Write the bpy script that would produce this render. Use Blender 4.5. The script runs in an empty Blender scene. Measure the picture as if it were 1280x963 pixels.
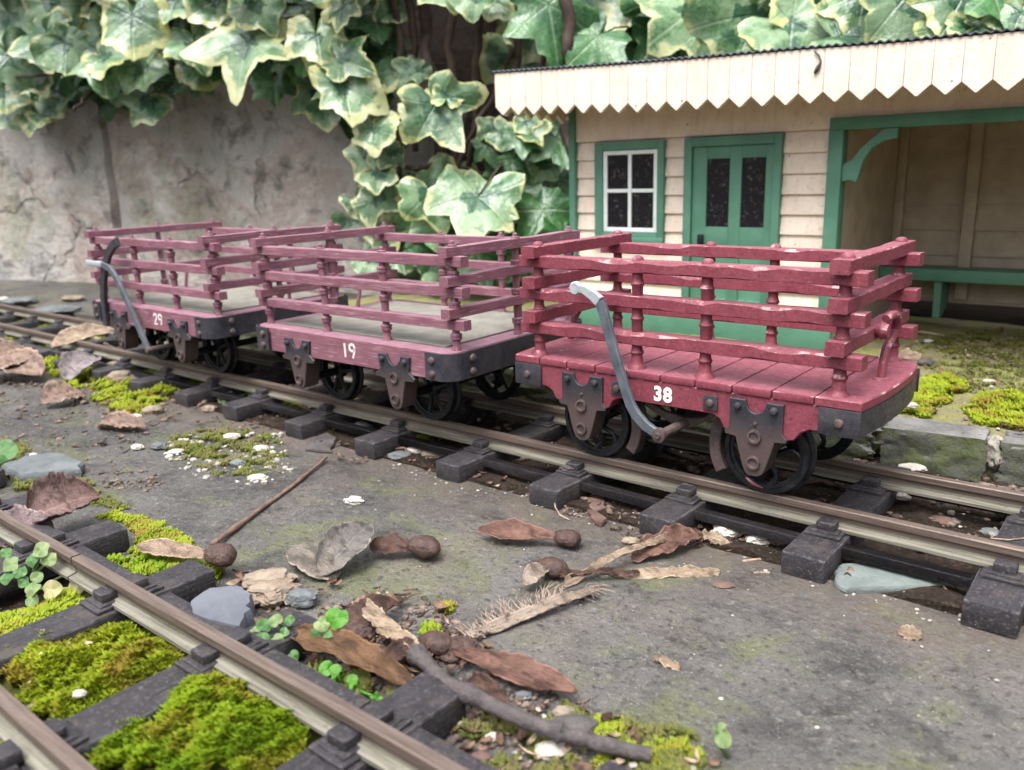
import bpy, bmesh, math, random
from mathutils import Vector, Matrix, noise
S = 0.001                      # everything below is written in millimetres (a garden-scale model railway)
sc = bpy.context.scene
C = sc.collection
PI = math.pi
rad = math.radians
rng = random.Random(7)

# ------------------------------------------------------------------ camera
CAM = (102.489, -212.845, 81.865)
ROT = (1.318412, 0.0298936, 0.677669)
FPX = 1046.986
cd = bpy.data.cameras.new("camera"); cam = bpy.data.objects.new("camera", cd); C.objects.link(cam)
cam.location = Vector(CAM) * S; cam.rotation_euler = ROT
cd.sensor_width = 36; cd.lens = FPX / 1280 * 36
cd.clip_start = 0.005; cd.clip_end = 300
cd.dof.use_dof = True; cd.dof.focus_distance = 0.216; cd.dof.aperture_fstop = 26
sc.camera = cam
# ------------------------------------------------------------------ light: bright overcast
w = bpy.data.worlds.new("World"); sc.world = w; w.use_nodes = True
nt = w.node_tree
sky = nt.nodes.new("ShaderNodeTexSky"); sky.sky_type = 'NISHITA'; sky.sun_disc = False
SUN_EL, SUN_AZ = 66, 175       # azimuth in degrees clockwise from +Y
sky.sun_elevation = rad(SUN_EL); sky.sun_rotation = rad(SUN_AZ)
sky.air_density = 1.0; sky.dust_density = 3.0; sky.ozone_density = 1.0
hs = nt.nodes.new("ShaderNodeHueSaturation"); hs.inputs['Saturation'].default_value = 0.22
nt.links.new(sky.outputs[0], hs.inputs['Color'])
# overcast distribution: bright overhead, dim towards the garden's surroundings near the horizon
tcw = nt.nodes.new("ShaderNodeTexCoord"); sp = nt.nodes.new("ShaderNodeSeparateXYZ"); nt.links.new(tcw.outputs['Generated'], sp.inputs[0])
mr = nt.nodes.new("ShaderNodeMapRange"); nt.links.new(sp.outputs[2], mr.inputs[0]); mr.inputs[1].default_value = 0.0; mr.inputs[2].default_value = 0.9; mr.inputs[3].default_value = 0.02; mr.inputs[4].default_value = 2.8
mw = nt.nodes.new("ShaderNodeVectorMath"); mw.operation = 'SCALE'; nt.links.new(hs.outputs[0], mw.inputs[0]); nt.links.new(mr.outputs[0], mw.inputs['Scale'])
bg = nt.nodes["Background"]; nt.links.new(mw.outputs[0], bg.inputs[0]); bg.inputs[1].default_value = 0.14
sd = bpy.data.lights.new("sun", 'SUN'); sun = bpy.data.objects.new("sun", sd); C.objects.link(sun)
sd.energy = 1.5; sd.angle = rad(28); sd.color = (1, 0.97, 0.93)
dv = Vector((math.sin(rad(SUN_AZ)) * math.cos(rad(SUN_EL)), math.cos(rad(SUN_AZ)) * math.cos(rad(SUN_EL)), math.sin(rad(SUN_EL))))
sun.rotation_euler = dv.to_track_quat('Z', 'Y').to_euler()
sc.view_settings.view_transform = 'Standard'; sc.view_settings.look = 'None'
sc.view_settings.exposure = 0.90; sc.view_settings.gamma = 1

# ------------------------------------------------------------------ helpers: picture measurements to points
import mathutils
RM = mathutils.Euler(ROT, 'XYZ').to_matrix()
def ray(u, v): return RM @ Vector(((u - 640) / FPX, -(v - 481.5) / FPX, -1))
def uz(u, v, z): d = ray(u, v); t = (z - CAM[2]) / d.z; return Vector(CAM) + d * t
def uy(u, v, y): d = ray(u, v); t = (y - CAM[1]) / d.y; return Vector(CAM) + d * t
def ux(u, v, x): d = ray(u, v); t = (x - CAM[0]) / d.x; return Vector(CAM) + d * t
def upl(u, v, a, b):           # vertical plane y = a + b*x
    d = ray(u, v); t = (a + b * CAM[0] - CAM[1]) / (d.y - b * d.x); return Vector(CAM) + d * t

# ------------------------------------------------------------------ helpers: meshes
class MB:
    def __init__(s): s.v = []; s.f = []; s.sm = []; s.uv = {}
    def add(s, vs, fs, smooth=False):
        o = len(s.v); s.v += [tuple(p) for p in vs]; s.f += [tuple(i + o for i in f) for f in fs]; s.sm += [smooth] * len(fs); return o
    def box(s, x0, x1, y0, y1, z0, z1, b=0.0, M=None):
        if b <= 0:
            vs = [(x, y, z) for z in (z0, z1) for y in (y0, y1) for x in (x0, x1)]
            fs = [(0, 2, 3, 1), (4, 5, 7, 6), (0, 1, 5, 4), (2, 6, 7, 3), (0, 4, 6, 2), (1, 3, 7, 5)]
        else:
            bm = bmesh.new(); bmesh.ops.create_cube(bm, size=1)
            for q in bm.verts: q.co = ((x0 + x1) / 2 + q.co.x * (x1 - x0), (y0 + y1) / 2 + q.co.y * (y1 - y0), (z0 + z1) / 2 + q.co.z * (z1 - z0))
            bmesh.ops.bevel(bm, geom=bm.edges[:], offset=b, segments=2, affect='EDGES', profile=0.5)
            bm.verts.index_update(); vs = [tuple(q.co) for q in bm.verts]; fs = [tuple(q.index for q in f.verts) for f in bm.faces]; bm.free()
        if M is not None: vs = [tuple(M @ Vector(p)) for p in vs]
        s.add(vs, fs, b > 0)
    def prism(s, pts, d0, d1, ax='y', b=0.0):     # pts: outline in the plane normal to ax
        n = len(pts)
        def mk(p, d):
            return {'y': (p[0], d, p[1]), 'x': (d, p[0], p[1]), 'z': (p[0], p[1], d)}[ax]
        bm = bmesh.new()
        a = [bm.verts.new(mk(p, d0)) for p in pts]; c = [bm.verts.new(mk(p, d1)) for p in pts]
        bm.faces.new(a); bm.faces.new(c[::-1])
        for i in range(n): bm.faces.new((a[i], c[i], c[(i + 1) % n], a[(i + 1) % n]))
        bmesh.ops.recalc_face_normals(bm, faces=bm.faces[:])
        if b > 0:
            es = [e for e in bm.edges if abs(sum((e.verts[0].co - e.verts[1].co).normalized()[i] for i in [{'x': 0, 'y': 1, 'z': 2}[ax]])) < .5]
            bmesh.ops.bevel(bm, geom=es, offset=b, segments=1, affect='EDGES')
        bmesh.ops.triangulate(bm, faces=[f for f in bm.faces if len(f.verts) > 4])
        bm.verts.index_update(); s.add([q.co[:] for q in bm.verts], [tuple(q.index for q in f.verts) for f in bm.faces]); bm.free()
    def tube(s, pts, r, seg=8, cap=True, smooth=True, sq=1.0):
        pts = [Vector(p) for p in pts]; n = len(pts)
        R = r if isinstance(r, (list, tuple)) else [r] * n
        t = (pts[1] - pts[0]).normalized(); up = Vector((0, 0, 1)) if abs(t.z) < .9 else Vector((1, 0, 0))
        a = t.cross(up).normalized(); vs = []
        for i in range(n):
            t = (pts[min(i + 1, n - 1)] - pts[max(i - 1, 0)]).normalized()
            a = (a - t * a.dot(t)).normalized(); bb = t.cross(a)
            for k in range(seg):
                an = 2 * PI * k / seg; vs.append(pts[i] + (a * math.cos(an) + bb * math.sin(an) * sq) * R[i])
        fs = [(i * seg + k, i * seg + (k + 1) % seg, (i + 1) * seg + (k + 1) % seg, (i + 1) * seg + k) for i in range(n - 1) for k in range(seg)]
        if cap: fs += [tuple(range(seg))[::-1], tuple((n - 1) * seg + k for k in range(seg))]
        s.add(vs, fs, smooth)
    def lathe(s, prof, o=(0, 0, 0), ax='z', seg=18, smooth=True, arc=None):
        vs = []; n = len(prof)
        for (r, h) in prof:
            for k in range(seg):
                an = 2 * PI * k / seg; x, y = r * math.cos(an), r * math.sin(an)
                p = {'z': (x, y, h), 'y': (x, h, y), 'x': (h, x, y)}[ax]
                vs.append((p[0] + o[0], p[1] + o[1], p[2] + o[2]))
        fs = [(i * seg + k, i * seg + (k + 1) % seg, (i + 1) * seg + (k + 1) % seg, (i + 1) * seg + k) for i in range(n - 1) for k in range(seg)]
        if prof[0][0] > 1e-4: fs.append(tuple(range(seg))[::-1])
        if prof[-1][0] > 1e-4: fs.append(tuple((n - 1) * seg + k for k in range(seg)))
        s.add(vs, fs, smooth)
    def build(s, name, mat, parent=None, loc=None, rec=True, auto=35):
        me = bpy.data.meshes.new(name)
        me.from_pydata([(x * S, y * S, z * S) for x, y, z in s.v], [], s.f)
        for k, vals in s.uv.items():
            l = me.uv_layers.new(name=k)
            for lp in me.loops: l.data[lp.index].uv = vals[lp.vertex_index]
        if rec:
            bm = bmesh.new(); bm.from_mesh(me); bmesh.ops.recalc_face_normals(bm, faces=bm.faces[:]); bm.to_mesh(me); bm.free()
        me.polygons.foreach_set('use_smooth', s.sm)
        if auto:
            me.update()
            try: me.set_sharp_from_angle(angle=rad(auto))
            except Exception: pass
        o = bpy.data.objects.new(name, me); C.objects.link(o)
        if mat: me.materials.append(mat)
        if parent: o.parent = parent
        if loc is not None: o.location = Vector(loc) * S
        return o
def tag(o, label, cat, group=None, kind=None):
    if label: o['label'] = label
    if cat: o['category'] = cat
    if group: o['group'] = group
    if kind: o['kind'] = kind
    return o
def empty(name, loc, rz=0):
    o = bpy.data.objects.new(name, None); C.objects.link(o); o.location = Vector(loc) * S; o.rotation_euler = (0, 0, rz)
    o.empty_display_size = 0.01; return o
def copy_tree(o, parent=None):
    c = o.copy(); C.objects.link(c); c.parent = parent
    for k in ('label', 'category', 'group'):
        if k in c and parent is None and k == 'label': pass
    for ch in [q for q in bpy.data.objects if q.parent == o]: copy_tree(ch, c)
    return c
def nz(x, y, z=0.0): return noise.noise(Vector((x, y, z)))

# ------------------------------------------------------------------ helpers: materials (coordinates in mm)
class Mat:
    def __init__(s, name, rough=.6, spec=.5):
        s.m = bpy.data.materials.new(name); s.m.use_nodes = True; s.t = s.m.node_tree; s.N = s.t.nodes; s.L = s.t.links
        s.b = s.N['Principled BSDF']; s.b.inputs['Roughness'].default_value = rough
        s.b.inputs['Specular IOR Level'].default_value = spec * .7
        tc = s.N.new('ShaderNodeTexCoord'); oi = s.N.new('ShaderNodeObjectInfo')
        mp = s.N.new('ShaderNodeVectorMath'); mp.operation = 'SCALE'; mp.inputs['Scale'].default_value = 1 / S
        s.L.new(tc.outputs['Object'], mp.inputs[0])
        ad = s.N.new('ShaderNodeVectorMath'); ad.operation = 'MULTIPLY_ADD'
        cmb = s.N.new('ShaderNodeCombineXYZ')
        for i in range(3): s.L.new(oi.outputs['Random'], cmb.inputs[i])
        s.L.new(cmb.outputs[0], ad.inputs[0]); ad.inputs[1].default_value = (311, 173, 97); s.L.new(mp.outputs[0], ad.inputs[2])
        s.co = ad.outputs[0]; s.raw = mp.outputs[0]; s.rnd = oi.outputs['Random']
    def sc(s, v):
        m = s.N.new('ShaderNodeVectorMath'); m.operation = 'MULTIPLY'; s.L.new(s.co, m.inputs[0]); m.inputs[1].default_value = v; return m.outputs[0]
    def noise(s, scale=1.0, detail=6, rough=.6, vec=None, dist=0):
        n = s.N.new('ShaderNodeTexNoise'); s.L.new(vec or s.co, n.inputs['Vector']); n.inputs['Scale'].default_value = scale
        n.inputs['Detail'].default_value = detail; n.inputs['Roughness'].default_value = rough; n.inputs['Distortion'].default_value = dist
        return n.outputs['Fac']
    def vor(s, scale, feature='F1', vec=None):
        n = s.N.new('ShaderNodeTexVoronoi'); s.L.new(vec or s.co, n.inputs['Vector']); n.inputs['Scale'].default_value = scale; n.feature = feature
        return n.outputs['Distance']
    def ramp(s, fac, stops):
        r = s.N.new('ShaderNodeValToRGB'); s.L.new(fac, r.inputs[0]); e = r.color_ramp.elements
        while len(e) < len(stops): e.new(0.5)
        for q, (p, c) in zip(e, stops):
            q.position = p; q.color = (c, c, c, 1) if not isinstance(c, (tuple, list)) else (*c, 1)
        return r.outputs[0]
    def mix(s, fac, a, b, mode='MIX'):
        m = s.N.new('ShaderNodeMix'); m.data_type = 'RGBA'; m.blend_type = mode
        for i, x in ((0, fac), (6, a), (7, b)):
            if isinstance(x, (float, int)): m.inputs[i].default_value = x if i == 0 else (x, x, x, 1)
            elif isinstance(x, tuple): m.inputs[i].default_value = (*x, 1)
            else: s.L.new(x, m.inputs[i])
        return m.outputs[2]
    def math(s, op, a, b=None, c=None):
        m = s.N.new('ShaderNodeMath'); m.operation = op
        for i, x in enumerate((a, b, c)):
            if x is None: continue
            if isinstance(x, (float, int)): m.inputs[i].default_value = x
            else: s.L.new(x, m.inputs[i])
        return m.outputs[0]
    def sep(s, vec):
        m = s.N.new('ShaderNodeSeparateXYZ'); s.L.new(vec, m.inputs[0]); return m.outputs
    def up(s):
        g = s.N.new('ShaderNodeNewGeometry'); return s.sep(g.outputs['Normal'])[2]
    def col(s, c):
        if isinstance(c, tuple): s.b.inputs['Base Color'].default_value = (*c, 1)
        else: s.L.new(c, s.b.inputs['Base Color'])
        return s
    def rough(s, r): s.L.new(r, s.b.inputs['Roughness']); return s
    def bump(s, h, dist=.1, strength=1.0):
        b = s.N.new('ShaderNodeBump'); b.inputs['Distance'].default_value = dist * S; b.inputs['Strength'].default_value = strength
        s.L.new(h, b.inputs['Height'])
        if s.b.inputs['Normal'].is_linked: s.L.new(s.b.inputs['Normal'].links[0].from_socket, b.inputs['Normal'])
        s.L.new(b.outputs[0], s.b.inputs['Normal']); return s

def m_paint38():
    m = Mat('red_wagon_paint', .42, .5)
    n = m.noise(.25, 5); g = m.noise(1.4, 6, .7)
    c = m.mix(m.ramp(n, [(.35, 0), (.7, 1)]), (.150, .028, .042), (.205, .047, .064))
    c = m.mix(m.ramp(g, [(.52, 0), (.68, .6)]), c, (.30, .10, .12))          # worn lighter patches
    c = m.mix(m.ramp(m.noise(.8, 5, .7), [(.55, 0), (.66, .8)]), c, (.10, .022, .032))
    c = m.mix(m.ramp(m.noise(2.2, 4, .6), [(.62, 0), (.68, .6)]), c, (.05, .018, .02))
    c = m.mix(m.math('MULTIPLY', m.ramp(m.up(), [(.6, 0), (1, .30)]), m.ramp(m.noise(.5, 5, .6), [(.3, .3), (.7, 1)])), c, (.34, .16, .20))   # dust, and sky gloss painted pale on the tops
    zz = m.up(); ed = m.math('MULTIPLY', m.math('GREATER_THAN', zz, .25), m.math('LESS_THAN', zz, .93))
    c = m.mix(m.math('MULTIPLY', ed, m.ramp(m.noise(.22, 4, .6), [(.54, 0), (.62, .7)])), c, (.50, .33, .33))          # specular highlights painted as pale patches along the worn edges
    m.col(c).bump(m.noise(.9, 5, .6), .12).bump(m.noise(6, 3), .03)
    m.rough(m.ramp(m.noise(1.2, 4), [(.35, .42), (.7, .7)])); return m.m
def m_paint19(axis='x'):
    m = Mat('weathered_maroon_paint_' + axis, .6, .4)
    v = {'x': (.12, 2.2, 2.2), 'y': (2.2, .12, 2.2), 'z': (2.2, 2.2, .2)}[axis]
    g = m.noise(1.0, 7, .7, m.sc(v)); n = m.noise(.12, 5)
    c = m.mix(m.ramp(n, [(.35, 0), (.7, 1)]), (.160, .062, .084), (.220, .096, .124))
    c = m.mix(m.ramp(g, [(.54, 0), (.66, .7)]), c, (.40, .28, .32))
    c = m.mix(m.ramp(m.noise(1.0, 7, .7, m.sc(tuple(q * .8 for q in v))), [(.28, .9), (.44, 0)]), c, (.085, .035, .06))
    c = m.mix(m.math('MULTIPLY', m.ramp(m.up(), [(.6, 0), (1, .45)]), m.ramp(m.noise(.3, 5, .6), [(.3, .3), (.7, 1)])), c, (.34, .22, .27))
    m.col(c).bump(g, .22).bump(m.noise(5, 3), .03); return m.m
def m_iron(name, a, b, rough=.5):
    m = Mat(name, rough, .5)
    n = m.noise(.22, 6, .65); z = m.sep(m.raw)[2]
    c = m.mix(m.ramp(n, [(.38, 0), (.62, 1)]), a, b)
    c = m.mix(m.ramp(m.noise(2.2, 5, .7), [(.55, 0), (.75, .5)]), c, (.22, .15, .13))
    m.col(c).bump(m.noise(3, 4, .7), .06); m.rough(m.ramp(m.noise(.8, 4), [(.3, rough - .12), (.7, rough + .2)])); return m.m
def simple(name, c0, c1, scale=.3, rough=.6, bumpd=.1, bs=1.5, spec=.4, detail=6):
    m = Mat(name, rough, spec); n = m.noise(scale, detail, .65)
    m.col(m.mix(m.ramp(n, [(.3, 0), (.7, 1)]), c0, c1)).bump(m.noise(bs, 6, .65), bumpd); return m.m
def m_wheel():
    m = Mat('black_wheel', .38, .5)
    m.col(m.mix(m.ramp(m.noise(.5, 5), [(.45, 0), (.75, 1)]), (.006, .007, .009), (.024, .026, .030))).bump(m.noise(2, 3), .04); return m.m
def m_rail():
    m = Mat('weathered_brass_rail', .5, .5); z = m.sep(m.raw)[2]
    v = m.sc((.06, 1.3, 1.3)); n = m.noise(1, 6, .6, v)
    head = m.mix(m.ramp(n, [(.3, 0), (.7, 1)]), (.070, .050, .041), (.165, .125, .103))
    foot = m.mix(m.ramp(n, [(.3, 0), (.62, 1)]), (.09, .083, .06), (.235, .22, .18))
    k = m.math('GREATER_THAN', m.math('MULTIPLY', z, -1), 3.3)
    c = m.mix(k, head, foot)
    c = m.mix(m.ramp(m.noise(.7, 6, .7), [(.58, 0), (.7, .8)]), c, (.09, .055, .04))
    m.col(c).bump(n, .1); m.b.inputs['Metallic'].default_value = .25
    m.rough(m.ramp(m.noise(1.2, 4), [(.3, .38), (.7, .65)])); return m.m
def m_sleeper():
    m = Mat('dark_plastic_sleeper', .55, .5); g = m.noise(1.0, 6, .7, m.sc((2.2, .12, 2.2)))
    c = m.mix(m.ramp(m.noise(.2, 5), [(.3, 0), (.7, 1)]), (.019, .017, .020), (.042, .037, .042))
    c = m.mix(m.ramp(m.noise(1.3, 5, .7), [(.54, 0), (.66, .6)]), c, (.14, .125, .125))
    c = m.mix(m.ramp(m.noise(1.2, 5, .7, m.sc((1.6, .1, 1.6))), [(.34, .7), (.45, 0)]), c, (.012, .011, .012))
    zz = m.math('ABSOLUTE', m.up()); ed = m.math('MULTIPLY', m.math('GREATER_THAN', zz, .2), m.math('LESS_THAN', zz, .95)); c = m.mix(m.math('MULTIPLY', ed, m.ramp(m.noise(.35, 5, .6), [(.45, 0), (.6, .7)])), c, (.13, .12, .13))
    c = m.mix(m.ramp(m.noise(.13, 6, .65), [(.54, 0), (.66, .55)]), c, (.085, .068, .056))
    m.col(c).bump(g, .5).bump(m.noise(3, 4), .12); m.rough(m.ramp(m.noise(.7, 4), [(.3, .4), (.7, .7)])); return m.m
def m_cream():
    m = Mat('cream_board_paint', .55, .4)
    c = m.mix(m.ramp(m.noise(.08, 5), [(.3, 0), (.7, 1)]), (.70, .57, .47), (.80, .69, .59))
    c = m.mix(m.ramp(m.noise(1, 6, .7, m.sc((.5, .5, .06))), [(.50, 0), (.70, .45)]), c, (.50, .42, .33))
    c = m.mix(m.ramp(m.noise(.35, 7, .75), [(.56, 0), (.70, .6)]), c, (.42, .31, .23))
    c = m.mix(m.math('MULTIPLY', m.ramp(m.vor(.2), [(.0, 1), (.06, 1), (.12, 0)]), m.ramp(m.noise(.04, 3), [(.52, 0), (.6, 1)])), c, (.10, .055, .035))
    c = m.mix(m.ramp(m.noise(.9, 3, .5), [(.70, 0), (.74, .8)]), c, (.13, .08, .05))
    m.col(c).bump(m.noise(1.2, 5), .15); return m.m
def m_green():
    m = Mat('green_joinery_paint', .5, .45)
    c = m.mix(m.ramp(m.noise(.07, 5), [(.3, 0), (.7, 1)]), (.070, .185, .125), (.105, .245, .170))
    c = m.mix(m.ramp(m.noise(.9, 6, .7), [(.62, 0), (.72, .7)]), c, (.03, .10, .06))
    c = m.mix(m.ramp(m.noise(1.6, 4, .6), [(.70, 0), (.74, .7)]), c, (.10, .06, .04))
    m.col(c).bump(m.noise(1.3, 5), .12); return m.m
def m_slab():
    m = Mat('paving_stone', .6, .4)
    big = m.noise(.012, 6, .6); mid = m.noise(.07, 6, .62); fine = m.noise(.55, 5, .65); vf = m.noise(1.7, 3, .55)
    c = m.mix(m.ramp(big, [(.35, 0), (.65, 1)]), (.048, .046, .045), (.108, .101, .094))
    c = m.mix(m.ramp(mid, [(.34, .8), (.5, 0)]), c, (.030, .029, .029))
    c = m.mix(m.ramp(m.noise(.035, 7, .7, dist=.8), [(.50, 0), (.62, .6)]), c, (.105, .115, .045))
    c = m.mix(m.ramp(m.noise(.025, 7, .68, dist=.5), [(.53, 0), (.64, .55)]), c, (.125, .105, .09))
    c = m.mix(m.ramp(fine, [(.36, .8), (.43, 0)]), c, (.03, .027, .025))
    c = m.mix(m.ramp(fine, [(.58, 0), (.68, .6)]), c, (.20, .185, .165))
    c = m.mix(m.ramp(vf, [(.33, .8), (.40, 0)]), c, (.03, .027, .026))
    c = m.mix(m.ramp(m.noise(2.1, 3, .5), [(.64, 0), (.70, .7)]), c, (.26, .24, .21))
    y = m.sep(m.raw)[1]                      # earth washed out along the track
    near = m.math('MULTIPLY', m.math('SUBTRACT', 60, m.math('ABSOLUTE', y)), .04); near = m.math('MINIMUM', m.math('MAXIMUM', m.math('ADD', near, m.math('MULTIPLY', m.math('SUBTRACT', mid, .5), 3.2)), 0.0), 1.0)
    c = m.mix(m.math('MULTIPLY', near, m.ramp(fine, [(.3, .9), (.6, .4)])), c, (.10, .076, .06))
    c = m.mix(m.ramp(m.vor(.13), [(.0, 1), (.03, 1), (.06, 0)]), c, (.27, .25, .22))
    m.col(c).bump(mid, 2.2, .9).bump(fine, 1.0, 1).bump(vf, .25, .9)
    m.rough(m.ramp(mid, [(.35, .42), (.6, .75)])); return m.m
def m_soil():
    m = Mat('earth', .9, .2); n = m.noise(.15, 7, .7); f = m.noise(1.1, 7, .75)
    c = m.mix(m.ramp(n, [(.3, 0), (.7, 1)]), (.011, .008, .006), (.045, .031, .023))
    c = m.mix(m.ramp(f, [(.50, 0), (.66, .8)]), c, (.105, .078, .058))
    m.col(c).bump(n, 2, 1).bump(f, .8, 1); return m.m
def m_platform():
    m = Mat('mossy_earth', .9, .2); n = m.noise(.05, 7, .65, dist=.5); f = m.noise(.8, 8, .75)
    c = m.mix(m.ramp(n, [(.36, 0), (.60, 1)]), (.19, .155, .11), (.20, .21, .07))
    c = m.mix(m.ramp(m.noise(.12, 6, .65), [(.5, 0), (.64, .8)]), c, (.22, .20, .08))
    c = m.mix(m.ramp(f, [(.33, .75), (.48, 0)]), c, (.05, .035, .025))
    c = m.mix(m.ramp(m.noise(.7, 6, .7), [(.62, 0), (.72, .8)]), c, (.42, .36, .28))
    m.col(c).bump(n, 2).bump(f, .8); return m.m
def m_wallstone():
    m = Mat('sandstone_slab', .8, .3); n = m.noise(.009, 8, .68, dist=.5); md = m.noise(.035, 8, .72, dist=.4)
    c = m.ramp(n, [(.32, (.34, .33, .32)), (.44, (.52, .50, .46)), (.51, (.58, .53, .48)), (.57, (.47, .38, .34)), (.66, (.72, .69, .63))])
    c = m.mix(m.ramp(m.noise(.013, 7, .65), [(.52, 0), (.66, .6)]), c, (.24, .25, .15))
    c = m.mix(m.ramp(md, [(.36, .75), (.48, 0)]), c, (.13, .115, .105))
    c = m.mix(m.ramp(md, [(.56, 0), (.66, .5)]), c, (.50, .47, .43))
    cr = m.N.new('ShaderNodeTexVoronoi'); cr.feature = 'DISTANCE_TO_EDGE'; m.L.new(m.co, cr.inputs['Vector']); cr.inputs['Scale'].default_value = .006
    wv = m.N.new('ShaderNodeVectorMath'); wv.operation = 'MULTIPLY_ADD'; tn = m.N.new('ShaderNodeTexNoise'); m.L.new(m.co, tn.inputs['Vector']); tn.inputs['Scale'].default_value = .02; tn.inputs['Detail'].default_value = 6
    m.L.new(tn.outputs['Color'], wv.inputs[0]); wv.inputs[1].default_value = (90, 90, 90); m.L.new(m.co, wv.inputs[2]); m.L.new(wv.outputs[0], cr.inputs['Vector'])
    crack = m.math('MULTIPLY', m.ramp(cr.outputs['Distance'], [(0, 1), (.018, 0)]), m.ramp(m.noise(.008, 3), [(.54, 0), (.60, 1)]))
    c = m.mix(m.math('MULTIPLY', crack, .35), c, (.06, .05, .045))
    m.col(c).bump(m.noise(.012, 9, .65), 22, 1).bump(md, 5, 1).bump(m.math('SUBTRACT', 1.0, crack), 2.5, 1).bump(m.noise(.2, 8, .7), 1.2, 1); return m.m
def m_kerb():
    m = Mat('slate_kerb_stone', .75, .35); n = m.noise(.06, 7, .65, dist=.4); f = m.noise(.6, 8, .75)
    g = m.up()
    c = m.mix(m.ramp(n, [(.35, 0), (.65, 1)]), (.11, .108, .105), (.22, .21, .20))
    side = m.mix(m.ramp(m.noise(.18, 7, .7), [(.42, 0), (.6, 1)]), (.10, .10, .085), (.11, .13, .055))
    c = m.mix(m.ramp(g, [(.25, 1), (.8, 0)]), c, side)
    c = m.mix(m.ramp(f, [(.32, .8), (.47, 0)]), c, (.03, .03, .026))
    m.col(c).bump(n, 2).bump(f, .6); return m.m
def m_moss(name, a, b, cc):
    m = Mat(name, .65, .3); uv = m.N.new('ShaderNodeUVMap'); uv.uv_map = 'rnd'; r = m.sep(uv.outputs[0])
    c = m.mix(r[0], a, b); c = m.mix(m.ramp(m.noise(.10, 6, .65), [(.50, 0), (.62, .8)]), c, cc)
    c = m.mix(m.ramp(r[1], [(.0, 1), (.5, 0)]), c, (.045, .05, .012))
    m.col(c); m.b.inputs['Subsurface Weight'].default_value = 0.0
    tr = m.N.new('ShaderNodeBsdfTranslucent'); m.L.new(c, tr.inputs[0]); mx = m.N.new('ShaderNodeMixShader'); mx.inputs[0].default_value = .35
    m.L.new(m.b.outputs[0], mx.inputs[1]); m.L.new(tr.outputs[0], mx.inputs[2]); m.L.new(mx.outputs[0], m.N['Material Output'].inputs[0]); return m.m
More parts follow.
